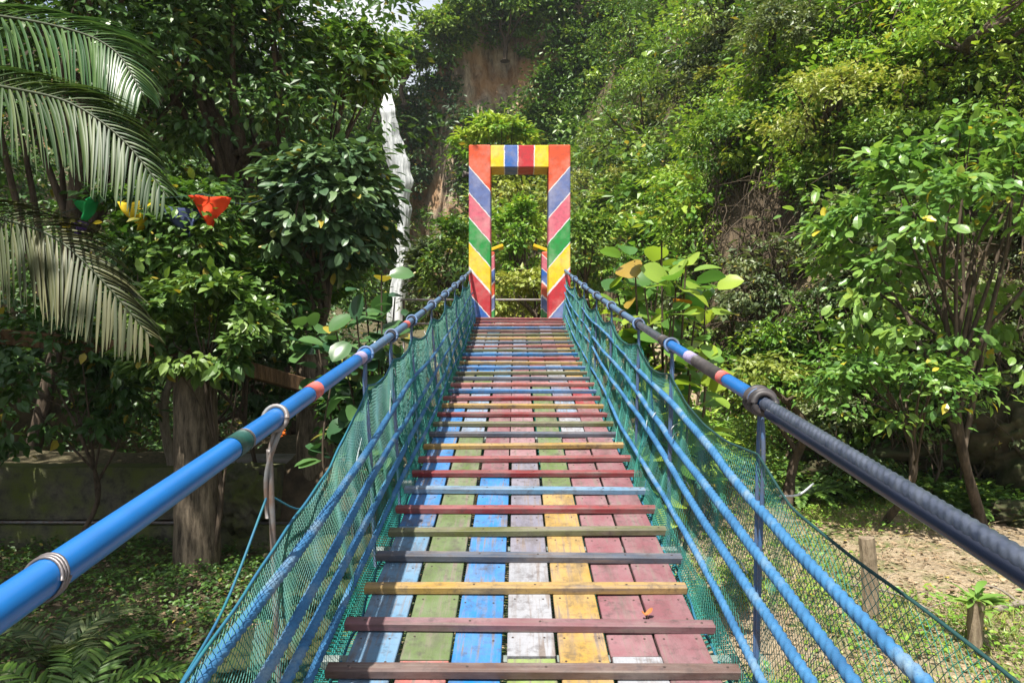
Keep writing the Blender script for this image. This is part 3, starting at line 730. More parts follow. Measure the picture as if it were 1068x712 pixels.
# ------------------------------------------------------------------ ground cover
def cover(name, label, cat, pts, tpl, mat, size, k, up=.8, spread=.09, lift=.05):
    n = len(pts); idx = np.repeat(np.arange(n), k); m = len(idx)
    xy = pts[idx]+rng.normal(size=(m, 2))*spread; z = H(xy[:, 0], xy[:, 1])+rng.random(m)*lift+.01
    a = rng.random(m)*6.283
    d = np.stack([np.cos(a), np.sin(a), up*rng.random(m)], 1)
    nr = np.stack([rng.normal(size=m)*.35, rng.normal(size=m)*.35, np.ones(m)], 1)
    ct = rng.random(n)[idx]
    t = np.stack([np.clip(.5*ct+.5*rng.random(m), 0, 1), rng.random(m), rng.random(m)], 1)
    lb = LB(); lb.add(tpl, np.stack([xy[:, 0], xy[:, 1], z], 1), d, nr, size*(.5+.9*rng.random(m)), t)
    tag(lb.build(name, mat), label, cat, kind='stuff')
def region(n, x0, x1, y0, y1, dens=None):
    p = np.stack([rng.uniform(x0, x1, n), rng.uniform(y0, y1, n)], 1)
    if dens is not None: p = p[rng.random(n) < dens(p[:, 0], p[:, 1])]
    return p
cover('low_herbs', 'dense low green herbs on the shaded left bank', 'ground cover', region(2900, -7.5, -1.3, 2.5, 8.9), TM, L_HERB, .055, 9, lift=.14)
cover('fallen_leaves', 'dry brown leaves scattered over both banks', 'leaf litter', np.concatenate([region(1500, -7, -1.0, 2.5, 8.9), region(5200, .6, 10, 3, 12.5)]), TS, L_LITTER, .06, 3, up=.25, spread=.12, lift=.015)
gd = lambda x, y: sm(.42, .62, vnoise(x*.9+4, y*.9+70)+.25*sm(6.5, 4, y))
cover('grass_patches', 'patches of thin sunlit grass on the right dirt bank', 'grass', region(3000, .5, 9, 3, 12.3, gd), T_blade(), L_GRASS, .13, 14, up=1.6, spread=.07, lift=.01)
cover('creeping_herbs', 'creeping green herbs on the sunny right bank', 'ground cover', region(3600, .6, 9, 3, 12.2, gd), TM, L_BRIGHT, .05, 8, lift=.08)
cover('twig_litter', 'pale dry twigs and straw on the right dirt bank', 'leaf litter', region(2600, .6, 9, 3, 12.2), (np.array([(-.012, 0, 0), (.012, 0, 0), (.012, 1, .05), (-.012, 1, .05)]), [np.array([[0, 1, 2, 3]])]), L_LITTER, .2, 3, up=.15, spread=.15, lift=.02)
cover('gully_weeds', 'weeds growing in the hollow under the bridge', 'ground cover', region(2200, -1.6, 1.4, 1.5, 9.6), TM, L_OLIVE, .07, 7, lift=.2)
cover('bank_foot_weeds', 'leafy weeds along the foot of the right rock', 'ground cover', np.array([p for p in region(5000, 3.2, 11, 8, 15) if -.9 < float(hill_d(*p)) < .4]), TM, L_HILL, .10, 12, lift=.4, spread=.2)

# ------------------------------------------------------------------ rocks
def boulder(label, c, s, seed, mat=ROCK, name='boulder'):
    import bmesh
    bm = bmesh.new(); bmesh.ops.create_icosphere(bm, subdivisions=5, radius=1)
    for v in bm.verts:
        p = np.array(v.co)
        k = 1+.45*float(fbm(np.array(p[0]*1.3+seed), np.array(p[2]*1.6+p[1]*1.1+seed)))-.45*abs(float(fbm(np.array(p[0]*2.6+seed), np.array(p[2]*3.4+p[1]*2.4))))+.13*float(fbm(np.array(p[0]*15+seed), np.array(p[2]*15+p[1]*11)))
        v.co = Vector(p*k*np.array(s))
    me = bpy.data.meshes.new(name); bm.to_mesh(me); bm.free()
    for f in me.polygons: f.use_smooth = True
    o = link(name, me, mat, loc=c); tag(o, label, 'rock'); return o
boulder('long brown rock ledge jutting over the right bank behind the twisted trunk', P(1000, 462, 12.2), (1.9, 1.0, .55), 3)
boulder('big mossy boulder at the right edge of the picture', P(1075, 470, 11.2), (1.1, .9, .9), 9)
boulder('low brown boulder at the foot of the rock behind the sapling', P(905, 500, 12.3), (1.1, .7, .55), 14)
boulder('small boulder beside the base of the twisted trunk', P(1062, 540, 10.2), (.45, .35, .25), 21)
boulder('mossy boulder at the end of the left wall', P(252, 520, 8.9), (.42, .35, .42), 30, MOSSY)
boulder('brown boulder in the hollow seen through the left netting', P(345, 600, 5.2), (.55, .5, .3), 41, ROCK)
boulder('flat brown stone in the hollow below the left ropes', P(300, 680, 4.0), (.4, .35, .16), 52, ROCK)

# ------------------------------------------------------------------ left structures
root = empty('retaining_wall', (-5.5, 9.1, 0)); tag(root, 'mossy concrete retaining wall along the left bank', 'wall')
mb = MB()
def wob_box(mb, x0, x1, y0, y1, z0, z1, nx=60, nz=10, amp=.03, seed=0):
    # box with an uneven front and top
    G = []
    prof = [(y0, z0+(z1-z0)*k/nz) for k in range(nz+1)]+[(y0+(y1-y0)*k/4, z1) for k in range(1, 5)]+[(y1, z0)]
    for i in range(nx+1):
        xx = x0+(x1-x0)*i/nx
        G.append([(xx, a+amp*float(fbm(np.array(xx*1.5+seed), np.array(b*3))), b+amp*.7*float(fbm(np.array(xx*2+seed+7), np.array(a*2)))) for a, b in prof])
    G = np.array(G); mb.grid(G)
    for e in (0, -1): mb.add(G[e], [list(range(len(prof)))[::(1 if e else -1)]])
wob_box(mb, -11, -2.85, 8.95, 9.3, .34, .97, seed=1); mb.build('wall_face', MOSSY, root, smooth=False)
mb = MB(); wob_box(mb, -11, -2.6, 8.8, 9.25, -.3, .30, seed=5); mb.build('footing', MOSSY, root)
mb = MB(); mb.tube(np.array([(-11, 8.86, .33), (-7, 8.86, .335), (-2.4, 8.87, .32)]), .018, 8); mb.build('pipe', RODG, root, smooth=True)

root = empty('pavilion', (-3.4, 8, 0)); tag(root, 'old shelter with thick round columns and a brown timber beam on the left bank', 'shelter')
for px, Y, w, lab in ((206, 8.0, .43, None), (328, 9.4, .40, None), (-60, 8.6, .43, None)):
    xx = (px-534)/F*Y; mb = MB()
    zz = np.linspace(-.3, 2.35, 26); mb.tube(np.stack([np.full(26, xx)-.012*zz, np.full(26, Y), zz], 1), w/2*(1.12-.05*zz+.02*rng.normal(size=26)), 22); mb.build('column', COLUMN, root, smooth=True)
mb = MB(); a = P(-120, 338, 8.6); b = P(212, 372, 8.2); c = P(345, 410, 9.3)
for p0, p1 in ((a, b), (b, c)):
    dv = p1-p0; L = np.linalg.norm(dv); X = dv/L; Yv = np.cross([0, 0, 1.], X); Yv /= np.linalg.norm(Yv); Zv = np.cross(X, Yv)
    mb.box((p0+p1)/2, (L, .25, .17), np.stack([X, Yv, Zv], 1), .01)
mb.build('beam', PLANKB, root)


root = empty('concrete_steps', (-3.1, 10, .9)); tag(root, 'worn concrete steps dropping away behind the second column', 'steps')
for i in range(4):
    mb = MB(); mb.box((-3.1, 9.7+i*.42, .9-.07*i), (1.5, .41, .2), ch=.015); mb.build('step', PLAINC, root)
root = empty('picket_fence', (-7, 22, gz(-7, 22))); tag(root, 'distant white picket fence seen beneath the blue rail', 'fence')
for i in range(26):
    xx = -8.9+i*.15; g0 = gz(xx, 22); mb = MB(); hh = .55+.08*rng.random()
    mb.box((xx, 22, g0+hh/2), (.085, .03, hh), ch=.006); mb.box((xx, 22, g0+hh), (.055, .028, .09), ch=.02); mb.build('picket', PVC, root)
mb = MB(); mb.box((-7.0, 22.03, gz(-7, 22)+.3), (4.0, .03, .07)); mb.build('fence_rail', PVC, root)

# a far visitor in orange
def person(label, loc, h=1.62, rz=0):
    root = empty('person', loc, rz); tag(root, label, 'person')
    import bmesh
    J = {'pel': (0, 0, .53, .085), 'wst': (0, 0, .62, .075), 'che': (0, 0, .74, .09), 'nk': (0, 0, .835, .036), 'hd0': (0, 0, .875, .05), 'hd1': (0, -.005, .93, .056), 'hd2': (0, 0, .975, .035),
         'hipL': (-.05, 0, .49, .055), 'knL': (-.055, -.01, .28, .036), 'anL': (-.055, .01, .05, .024), 'ftL': (-.06, -.07, .02, .022),
         'hipR': (.05, 0, .49, .055), 'knR': (.06, .0, .28, .036), 'anR': (.06, .02, .05, .024), 'ftR': (.065, -.06, .02, .022),
         'shL': (-.105, 0, .80, .034), 'elL': (-.135, .01, .64, .025), 'wrL': (-.12, -.07, .54, .017), 'haL': (-.11, -.11, .51, .016),
         'shR': (.105, 0, .80, .034), 'elR': (.14, .01, .64, .025), 'wrR': (.12, -.07, .54, .017), 'haR': (.11, -.11, .51, .016)}
    Ed = [('pel', 'wst'), ('wst', 'che'), ('che', 'nk'), ('nk', 'hd0'), ('hd0', 'hd1'), ('hd1', 'hd2'), ('pel', 'hipL'), ('hipL', 'knL'), ('knL', 'anL'), ('anL', 'ftL'), ('pel', 'hipR'), ('hipR', 'knR'), ('knR', 'anR'), ('anR', 'ftR'), ('che', 'shL'), ('shL', 'elL'), ('elL', 'wrL'), ('wrL', 'haL'), ('che', 'shR'), ('shR', 'elR'), ('elR', 'wrR'), ('wrR', 'haR')]
    def skin(keys, grow, name, mat):
        ks = [k for k in J if k in keys]; me = bpy.data.meshes.new(name)
        me.from_pydata([tuple(np.array(J[k][:3])*h) for k in ks], [(ks.index(a), ks.index(b)) for a, b in Ed if a in ks and b in ks], [])
        o = bpy.data.objects.new(name, me); C.objects.link(o); o.parent = root
        me.materials.append(mat)
        m = o.modifiers.new('s', 'SKIN')
        for i, k in enumerate(ks): r_ = J[k][3]*h+grow; me.skin_vertices[0].data[i].radius = (r_, r_)
        me.skin_vertices[0].data[0].use_root = True
        s_ = o.modifiers.new('d', 'SUBSURF'); s_.levels = s_.render_levels = 2
        return o
    skin(set(J), 0, 'body', simple('skin', (.30, .17, .10), .6, .4, 9, .1))
    skin({'wst', 'che', 'shL', 'shR', 'elL', 'elR', 'pel'}, .012, 'shirt', simple('orange_shirt', (.85, .17, .02), .8, .2, 9, .2))
    skin({'pel', 'hipL', 'hipR', 'knL', 'knR'}, .015, 'shorts', simple('dark_shorts', (.03, .035, .06), .8, .2, 9, .2))
    mb = MB(); th = np.linspace(0, math.pi/2, 6)
    Gc = np.array([[(.065*h*math.cos(a)*math.cos(q), .07*h*math.cos(a)*math.sin(q), .935*h+.062*h*math.sin(a)) for q in np.linspace(0, 2*math.pi, 16, endpoint=False)] for a in th])
    mb.grid(Gc, closed=True); me = mesh_np('hair', np.concatenate(mb.V), [np.array(mb.F[4])], smooth=True)
    link('hair', me, simple('dark_hair', (.012, .01, .01), .5, .4, 9, .2), root, world=False)
person('distant visitor in an orange shirt standing behind the white picket fence', (-7.5, 24, gz(-7.5, 24)), 1.6, .2)

# string of cloth flags under the left trees
root = empty('string_of_flags', tuple(P(150, 212, 7.6))); tag(root, 'string of triangular cloth flags in red, navy, yellow, green and purple among the left leaves', 'bunting')
cp = curve([P(40, 232, 8.8), P(110, 208, 8.7), P(180, 206, 8.5), P(215, 203, 8.4), P(262, 212, 8.6), P(330, 180, 8.8)], 40)
mb = MB(); mb.tube(cp, .004, 5); mb.build('cord', CORDG, root)
for k, (pts, Y, col) in enumerate((
 ([(196, 204), (241, 207), (219, 239)], 6.9, (.75, .06, .015)), ([(160, 214), (213, 219), (198, 247)], 6.95, (.04, .055, .13)),
 ([(122, 212), (164, 206), (146, 240)], 7.05, (.6, .43, .02)), ([(76, 208), (108, 204), (88, 232)], 7.2, (.015, .3, .08)),
 ([(76, 230), (96, 232), (82, 247)], 7.15, (.12, .05, .3)), ([(63, 232), (76, 234), (70, 243)], 7.2, (.6, .5, .05)))):
    A, B, D = [P(a, b, Y+1.5+.04*i) for i, (a, b) in enumerate(pts)]; m_ = 9; V = []; Fs = []
    for i in range(m_+1):
        for j in range(m_+1):
            u, v = i/m_, j/m_; q = A*(1-u)+B*u; q = q*(1-v)+D*v
            V.append(q+np.array([0, .05*math.sin(u*7+k*2+v*3)*(.35+v)+.02*math.sin(v*8+k), .012*math.sin(u*9+k)*(1-v)+.01*math.sin(u*3+v*7+k)]))
    for i in range(m_):
        for j in range(m_): a0 = i*(m_+1)+j; Fs.append([a0, a0+m_+1, a0+m_+2, a0+1])
    o = link('flag', mesh_np('flag', np.array(V), [np.array(Fs)], smooth=True), simple('cloth', col, .8, .2, 6, .25), root)
    sdf = o.modifiers.new('t', 'SOLIDIFY'); sdf.thickness = .002

# ------------------------------------------------------------------ right bank small things
mb = MB(); x0, y0 = (907-534)/F*6.7, 6.7; z0 = gz(x0, y0)
mb.tube(curve([(x0+.02, y0, z0-.2), (x0, y0, z0+.4), (x0-.03, y0, E-204/F*6.7)], 12), .07*(1+.04*rng.normal(size=12)), 9)
tag(mb.build('wooden_post', POSTW), 'short weathered wooden post standing in the dirt beyond the right netting', 'post')
x0, y0 = (1018-534)/F*5.9, 5.9; z0 = gz(x0, y0)
root = empty('tree_stump', (x0, y0, z0)); tag(root, 'thin cut stump with an epiphyte sprouting from its top, lower right', 'stump')
mb = MB(); tp = E-(625-356)/F*5.9; mb.tube(curve([(x0, y0, z0-.2), (x0-.01, y0, z0+.2), (x0+.01, y0, tp)], 10), .06*(1+.07*rng.normal(size=10)), 10); mb.build('trunk', POSTW, root, smooth=True)
lb = LB(); n = 30; a = rng.random(n)*6.283; dd = np.stack([np.cos(a), np.sin(a), .5+.5*rng.random(n)], 1)
lb.add(T_big(.15, .5, .05), np.array([x0, y0, tp-.03])+.03*rng.normal(size=(n, 3)), dd, np.tile([0, 0, 1.], (n, 1))+.2*rng.normal(size=(n, 3)), .2*(.6+.6*rng.random(n)), np.stack([.6+.4*rng.random(n), rng.random(n)*.9, rng.random(n)], 1)); lb.build('foliage', L_BROAD, root, smooth=True)
def branch(lab, pts, r):
    mb = MB(); q = curve([np.array([a, b, gz(a, b)+c]) for a, b, c in pts], 24); mb.tube(q, r*np.linspace(1, .4, 24), 7)
    for k in (8, 14, 18):
        e = q[k]+np.array([rng.normal()*.25, rng.normal()*.2, .12]); mb.tube(curve([q[k], (q[k]+e)/2+[0, 0, .05], e], 6), r*.4*np.linspace(1, .4, 6), 5)
    tag(mb.build('fallen_branch', BARKP, smooth=True), lab, 'branch')
branch('thick pale fallen branch lying at the right edge behind the stump', [(4.3, 6.6, .05), (4.8, 6.75, .09), (5.6, 6.7, .06)], .035)
branch('thin forked branch lying between the wooden post and the stump', [(3.35, 7.4, .03), (3.6, 6.9, .1), (3.75, 6.3, .04)], .014)
branch('bleached thin branch lying on the litter near the rock foot', [(6.0, 9.0, .03), (6.6, 8.6, .12), (7.2, 8.9, .05)], .02)

# ------------------------------------------------------------------ THE BRIDGE
BR = empty('suspension_footbridge', (0.05, 2.0, 1.4)); tag(BR, 'rainbow painted plank suspension footbridge with blue rails, ropes and green netting', 'bridge')
def cxb(y): return .045+.0055*y
def dz(y): return E-1.34+.1506*y+.06*sm(8, 10.5, y)
slope = math.atan(.1506)
PB = {'blue': (.03, .33, .86), 'sky': (.24, .49, .76), 'lb': (.38, .52, .72), 'green': (.22, .33, .10), 'yg': (.36, .50, .12), 'pink': (.42, .175, .205), 'rose': (.50, .27, .30),
      'red': (.50, .05, .06), 'gold': (.76, .48, .12), 'lilac': (.38, .37, .48), 'white': (.58, .60, .66), 'coral': (.70, .20, .17), 'olive': (.20, .22, .07), 'slate': (.12, .16, .24), 'brown': (.22, .10, .07)}
def Yk(k): return 2.22+.257*k
cols = [
 [(-6, 'pink'), (4.4, 'sky'), (13.6, 'blue'), (16.5, 'rose'), (18.3, 'olive'), (20.4, 'blue'), (23.4, 'sky'), (27.5, 'lb'), (31, 'pink')],
 [(-3, 'blue'), (.32, 'coral'), (10.3, 'green'), (16.6, 'lb'), (18.4, 'green'), (21.3, 'blue'), (25.4, 'sky'), (31, 'sky')],
 [(-2, 'green'), (7.2, 'blue'), (15.4, 'pink'), (17.5, 'lilac'), (20.3, 'sky'), (24.4, 'lilac'), (28.4, 'rose'), (31, 'olive')],
 [(-4, 'sky'), (.38, 'yg'), (3.3, 'white'), (8.3, 'lilac'), (16.4, 'rose'), (19.4, 'pink'), (22.3, 'lilac'), (26.3, 'lb'), (31, 'pink')],
 [(-3, 'pink'), (6.3, 'gold'), (16.5, 'green'), (18.4, 'rose'), (21.3, 'pink'), (24.5, 'lb'), (27.3, 'olive'), (31, 'slate')],
 [(-5, 'gold'), (.42, 'white'), (10.3, 'pink'), (12.5, 'white'), (14.4, 'lb'), (17.3, 'lilac'), (20.4, 'white'), (23.3, 'brown'), (27.4, 'rose'), (31, 'lilac')],
 [(-4, 'lilac'), (8.4, 'pink'), (13.4, 'pink'), (17.4, 'red'), (19.3, 'gold'), (22.4, 'pink'), (25.3, 'gold'), (28.4, 'olive'), (31, 'brown')]]
W = .153; PITCH = .166
for _k in PB:
    _c = np.array(PB[_k]); _g = _c.mean(); PB[_k] = tuple((_c*1.06-_g*.06).clip(.004)*.37)
for ci, col in enumerate(cols):
    k0 = -12
    if ci == 6: xo = .475
    xo = (ci-3)*PITCH+(-.006 if ci == 6 else 0)
    for k1, cn in col:
        y0 = Yk(k0)+.005; y1 = Yk(k1)-.004; ym = (y0+y1)/2; L = y1-y0
        a = np.array([cxb(y0)+xo, y0, float(dz(y0))]); b = np.array([cxb(y1)+xo, y1, float(dz(y1))])
        nseg = max(1, int(L/.5)); w = W*(.97+.05*rng.random())
        mb = MB(); xr = rng.normal()*.003
        mid = (a+b)/2; ang = math.atan2(b[2]-a[2], b[1]-a[1]); Ln = math.hypot(b[2]-a[2], b[1]-a[1])
        mb.box((0, 0, -.011), (w, Ln, .022), ch=.0025)
        for kk in range(math.ceil(k0), math.floor(k1)+1):
            for off in (-.055, .06):
                yn = Yk(kk)+off+rng.normal()*.008
                if yn < y0+.02 or yn > y1-.02 or yn > 8: continue
                for sx in (-1, 1):
                    if rng.random() < .12: continue
                    t = (yn-ym)/math.cos(ang); ox = sx*(w/2-.024)+rng.normal()*.006; rn = .0042
                    V = [(ox+rn*math.cos(q), t+rn*math.sin(q), .0012) for q in np.arange(6)*1.047]
                    mb.add(V, [list(range(6))], 1)
        me = mesh_np('deck_board', np.concatenate(mb.V), [np.array(mb.F[3]).reshape(-1, 3), np.array(mb.F[4])], mb.M[3]+mb.M[4])
        o = link('deck_board', me, [WOODY, NAIL]); o.parent = BR; o.matrix_parent_inverse = Matrix.Translation(-Vector(BR.location))
        o.location = mid+np.array([xr, 0, .002*rng.normal()]); o.rotation_euler = (ang, rng.normal()*.006, -(.0055)+rng.normal()*.002)
        c0 = np.array(PB[cn])*(.88+.24*rng.random()); o.color = (*np.clip(c0, 0, 1), 1)
        k0 = k1
batcol = ['brown', 'pink', 'gold', 'slate', 'olive', 'red', 'slate', 'red', 'red', 'gold', 'slate', 'olive', 'red', 'gold', 'red', 'blue', 'coral', 'slate', 'olive', 'blue', 'gold', 'red', 'blue', 'olive', 'coral', 'slate', 'gold', 'olive', 'brown', 'blue', 'coral', 'red']
def batten(y, cn, hw0, hw1, h=.028, wd=.047):
    mb = MB(); L = hw0+hw1; mb.box((0, 0, h/2), (L, wd, h), ch=.003)
    for sx in (-.47, -.17, .03, .33, .49):
        rn = .0045; ox = sx*L*.95
        mb.add([(ox+rn*math.cos(q), rn*math.sin(q), h+.0012) for q in np.arange(6)*1.047], [list(range(6))], 1)
    me = mesh_np('batten', np.concatenate(mb.V), [np.array(mb.F[3]).reshape(-1, 3), np.array(mb.F[4])], mb.M[3]+mb.M[4])
    o = link('batten', me, [WOODX, NAIL]); o.parent = BR; o.matrix_parent_inverse = Matrix.Translation(-Vector(BR.location))
    o.location = (cxb(y)+(hw1-hw0)/2, y, float(dz(y))+.003); o.rotation_euler = (slope, rng.normal()*.004, rng.normal()*.006)
    c0 = np.array(PB[cn])*(.7+.3*rng.random()); o.color = (*c0, 1)
for k in range(-9, 32):
    cn = batcol[k] if k >= 0 else random.choice(['red', 'slate', 'gold', 'olive', 'blue'])
    if k in (3,): cn = 'slate'
    if k == 6: cn = 'sky'
    batten(Yk(k), cn, .60+.02*rng.random(), (.61+.03*rng.random()) if k != 2 else .585)
batten(10.43, 'red', .62, .62, .04, .06)

XL = lambda y: -.625+.003*y
XR = lambda y: .695+.006*y
def rz_(y, side): return E-.43+.115*y+.002*y*y+(0.01 if side > 0 else 0)
def railp(y, side): y = np.asarray(y, float); return np.stack([(XR(y) if side > 0 else XL(y)), y, rz_(y, side)], -1)
def edgex(y, side): return cxb(y)+side*.60
def railpiece(name, mat, side, y0, y1, r, n=14, **k):
    m = max(3, int((y1-y0)/(.0055 if k else .12))); mb = MB(); mb.tube(railp(np.linspace(y0, y1, m), side), r, n, **k)
    return mb.build(name, mat, BR, smooth=True)
def ringpiece(name, mat, side, y, R0, r, turns=2.0, tilt=.0):
    mb = MB(); th = np.linspace(0, 2*math.pi*turns, int(24*turns)); c = railp(y, side)
    q = np.stack([c[0]+R0*np.cos(th), c[1]+(th/(2*math.pi)-turns/2)*r*2.1+tilt*np.sin(th)*R0, c[2]+R0*np.sin(th)+(th/(2*math.pi)-turns/2)*r*2*.12], 1)
    mb.tube(q, r, 7); return mb.build(name, mat, BR, smooth=True)
# left rail: smooth blue pipe, then blue cable
railpiece('rail_pipe', PIPE, -1, -1.4, 3.12, .025, 20)
railpiece('rail_cable', CABLEBLUE, -1, 3.12, 10.62, .020, 12)
railpiece('tape', GREENT, -1, 1.63, 1.70, .0265); railpiece('tape', WIRE, -1, 1.70, 1.712, .0272)
railpiece('tape', REDT, -1, 2.24, 2.33, .0265); railpiece('tape', LILAC, -1, 2.92, 3.02, .0262)
ringpiece('wire_tie', WIRE, -1, .985, .0275, .0028, 3, .3)
for y in (3.75, 4.5, 5.05, 5.6, 6.2, 6.7, 7.3, 7.8, 8.4, 9.0, 9.6): railpiece('band', BLACKT, -1, y-.03, y+.03, .0245, 12)
railpiece('tape', REDT, -1, 4.2, 4.3, .0215)
# right rail
railpiece('rail_cable', STEELC, 1, .1, 2.06, .0185, 24, lobes=5, amp=.12, pitch=.11)
railpiece('rail_cable', STEELC, 1, -1.4, .1, .018, 16)
mb = MB(); q = railp(np.linspace(-1.4, 2.0, 30), 1); q[:, 2] -= .014; q[:, 0] -= .009; mb.tube(q, .0155, 12); mb.build('sheath', NAVY, BR, smooth=True)
railpiece('rail_pipe', PIPE, 1, 2.1, 3.45, .022, 16)
railpiece('tape', BLACKT, 1, 2.5, 2.85, .0235); railpiece('tape', REDT, 1, 2.43, 2.5, .0238); railpiece('tape', LILAC, 1, 2.85, 2.98, .0235)
railpiece('rail_cable', STEELC, 1, 3.45, 4.3, .0205, 12)
railpiece('rail_cable', CABLEBLUE, 1, 4.3, 10.62, .020, 12)
for j in range(4): ringpiece('knot', BLACKT, 1, 2.07+.022*j, .029+.003*(j % 2), .0105, 1.1, .25*(-1)**j)
railpiece('band', BLACKT, 1, 3.38, 3.5, .0255)
for y in (4.2, 4.8, 5.4, 5.9, 6.4, 7.0, 7.6, 8.2, 8.8, 9.4): railpiece('band', BLACKT, 1, y-.035, y+.035, .025, 12)

# hangers
HL = [1.93, 3.1, 3.75, 4.5, 5.6, 6.7, 7.8, 9.0]; HR = [2.1, 3.3, 4.2, 5.4, 6.4, 7.6, 8.8]
for side, hs in ((-1, HL), (1, HR)):
    for i, y in enumerate([.6]+hs):
        c = railp(y, side); mb = MB(); ex = edgex(y, side)+side*.035
        th = np.linspace(0, 2*math.pi, 22); mb.tube(np.stack([c[0]+.031*np.cos(th), c[1]+.012*np.sin(th), c[2]+.031*np.sin(th)], 1), .007, 7)
        bz = float(dz(y))-.07
        if side < 0 and i <= 1:
            mb.tube(curve([c+[0.0, .01, -.03], c+[-.012, 0, -.09], c+[-.012, 0, -.16], (ex-.02, y, bz)], 24), .0085, 8)
            mb.tube(curve([c+[.02, 0, -.02], c+[.0, -.01, -.075], c+[-.02, -.01, -.15], c+[-.02, 0, -.26]], 14), .006, 6)
            mat = RODG
        else:
            for o_ in (-.02, .02):
                mb.tube(curve([c+[0, o_*.3, -.028], c+[0, o_*1.1, -.15], c+[(ex-c[0])*.5, o_*.8, (bz-c[2])*.5], (ex, y+o_*.3, bz)], 20), .0065, 6)
            mat = RODB
        mb.build('hanger', mat, BR, smooth=True)
# crossbars and main cables under the deck
for y in [.2, 1.15, 2.38, 3.2, 4.05, 4.9, 5.8, 6.7, 7.6, 8.5, 9.4]:
    mb = MB(); mb.box((cxb(y), y, float(dz(y))-.052), (1.34, .035, .035), rotx(slope), .004); mb.build('crossbar', BAR, BR)
for sx in (-.42, 0, .42):
    mb = MB(); ys_ = np.linspace(-1.3, 10.5, 40); mb.tube(np.stack([cxb(ys_)+sx, ys_, dz(ys_)-.095], 1), .016, 8); mb.build('deck_cable', STEELC, BR, smooth=True)

lb = LB(); yy_l = 2.55; xx_l = (672-534)/F*yy_l
lb.add(T_big(.3, -.5, .1), np.array([[xx_l, yy_l, float(dz(yy_l))+.012]]*2)+np.array([[0, 0, 0], [.006, -.012, .002]]), np.array([[1, .3, .25], [-.7, .6, .1]]), np.array([[0, -.3, 1.], [.2, 0, 1]]), np.array([.034, .022]), np.array([[.3, .2, 0], [.1, .2, 0]]))
tag(lb.build('dry_leaf', simple('curled_leaf', (.35, .13, .04), .7, .3, 40, .4), smooth=True), 'curled orange brown dry leaf lying on the pink boards of the bridge deck', 'leaf')

# net surface
def nettop(y, side):
    y = np.asarray(y, float)
    if side < 0:
        hs = np.array([3.1, 3.75, 4.5, 5.6, 6.7, 7.8, 9.0, 10.4]); drop = np.interp(y, [0, 1.3, 1.93, 2.4, 2.85, 3.1, 4.5, 10.4], [.36, .345, .30, .27, .19, .13, .10, .10])
    else:
        hs = np.array([2.1, 3.3, 4.2, 5.4, 6.4, 7.6, 8.8, 10.4]); drop = np.interp(y, [0, 1.2, 1.5, 1.85, 2.1, 4.2, 10.4], [.33, .27, .25, .22, .15, .11, .10])
    k = np.clip(np.searchsorted(hs, y)-1, 0, len(hs)-2); f = (y-hs[k])/(hs[k+1]-hs[k])
    sag = np.where((y > hs[0]) & (y < hs[-1]), np.sin(math.pi*np.clip(f, 0, 1))*.06*np.clip(hs[k+1]-hs[k], 0, 1.1), 0)
    return rz_(y, side)-drop-sag
def netpt(y, t, side, amp=1.0, off=0.0):
    """t = 0 at the deck edge, 1 at the net's upper edge"""
    y = np.asarray(y, float); t = np.asarray(t, float)
    zb = dz(y)-.04; zt = nettop(y, side); z = zb+(zt-zb)*t
    rx = XR(y) if side > 0 else XL(y); f = np.clip((z-zb)/(rz_(y, side)-zb), 0, 1)
    xx = edgex(y, side)+(rx-edgex(y, side))*f
    bul = .03*np.sin(math.pi*t)+amp*(.018*np.sin(y*9+3*t)+.012*np.sin(y*23+5*t+1)+.02*fbm(y*1.7+40*side+60, t*2+9))*np.sin(math.pi*np.clip(t*.85+.12, 0, 1))
    if side > 0: bul = bul+.13*sm(2.0, 1.1, y)*t
    return np.stack([xx+side*(bul+off)+0*z, y+0*z, z+0*y], -1)
def strands(S, rad):
    """S (m strands, n points, 3): thin three-sided tubes, vectorised"""
    T = np.gradient(S, axis=1); T /= np.linalg.norm(T, axis=2)[..., None]+1e-9
    A = np.cross(T, np.array([.93, .21, .3])); A /= np.linalg.norm(A, axis=2)[..., None]+1e-9; B = np.cross(T, A)
    rings = np.stack([S+rad*(A*math.cos(a)+B*math.sin(a)) for a in (0, 2.094, 4.189)], 2)
    m, n = S.shape[:2]; base = (np.arange(m)[:, None, None]*n*3+np.arange(n-1)[None, :, None]*3)
    j = np.arange(3)[None, None]; k = (j+1) % 3
    Q = np.stack([base+j, base+k, base+3+k, base+3+j], -1).reshape(-1, 4)
    return rings.reshape(-1, 3), Q
def net(side, name, mat, cell, y0, y1, n_t, rad, amp, off, shear=.7):
    ns = int((y1-y0)/cell); t = np.linspace(0, 1, n_t)
    out = []; Fq = []; n0 = 0
    for sg in (-1, 1):
        ya = y0+cell*np.arange(ns)[:, None]+sg*shear*cell*(n_t-1)*(t[None]-.5)+.0025*np.sin(37*t[None]+np.arange(ns)[:, None])
        ya = np.clip(ya, y0, y1)
        S = netpt(ya, np.broadcast_to(t[None], ya.shape), side, amp, off)
        V, Q = strands(S, rad); out.append(V); Fq.append(Q+n0); n0 += len(V)
    return link(name, mesh_np(name, np.concatenate(out), [np.concatenate(Fq)]), mat, BR)
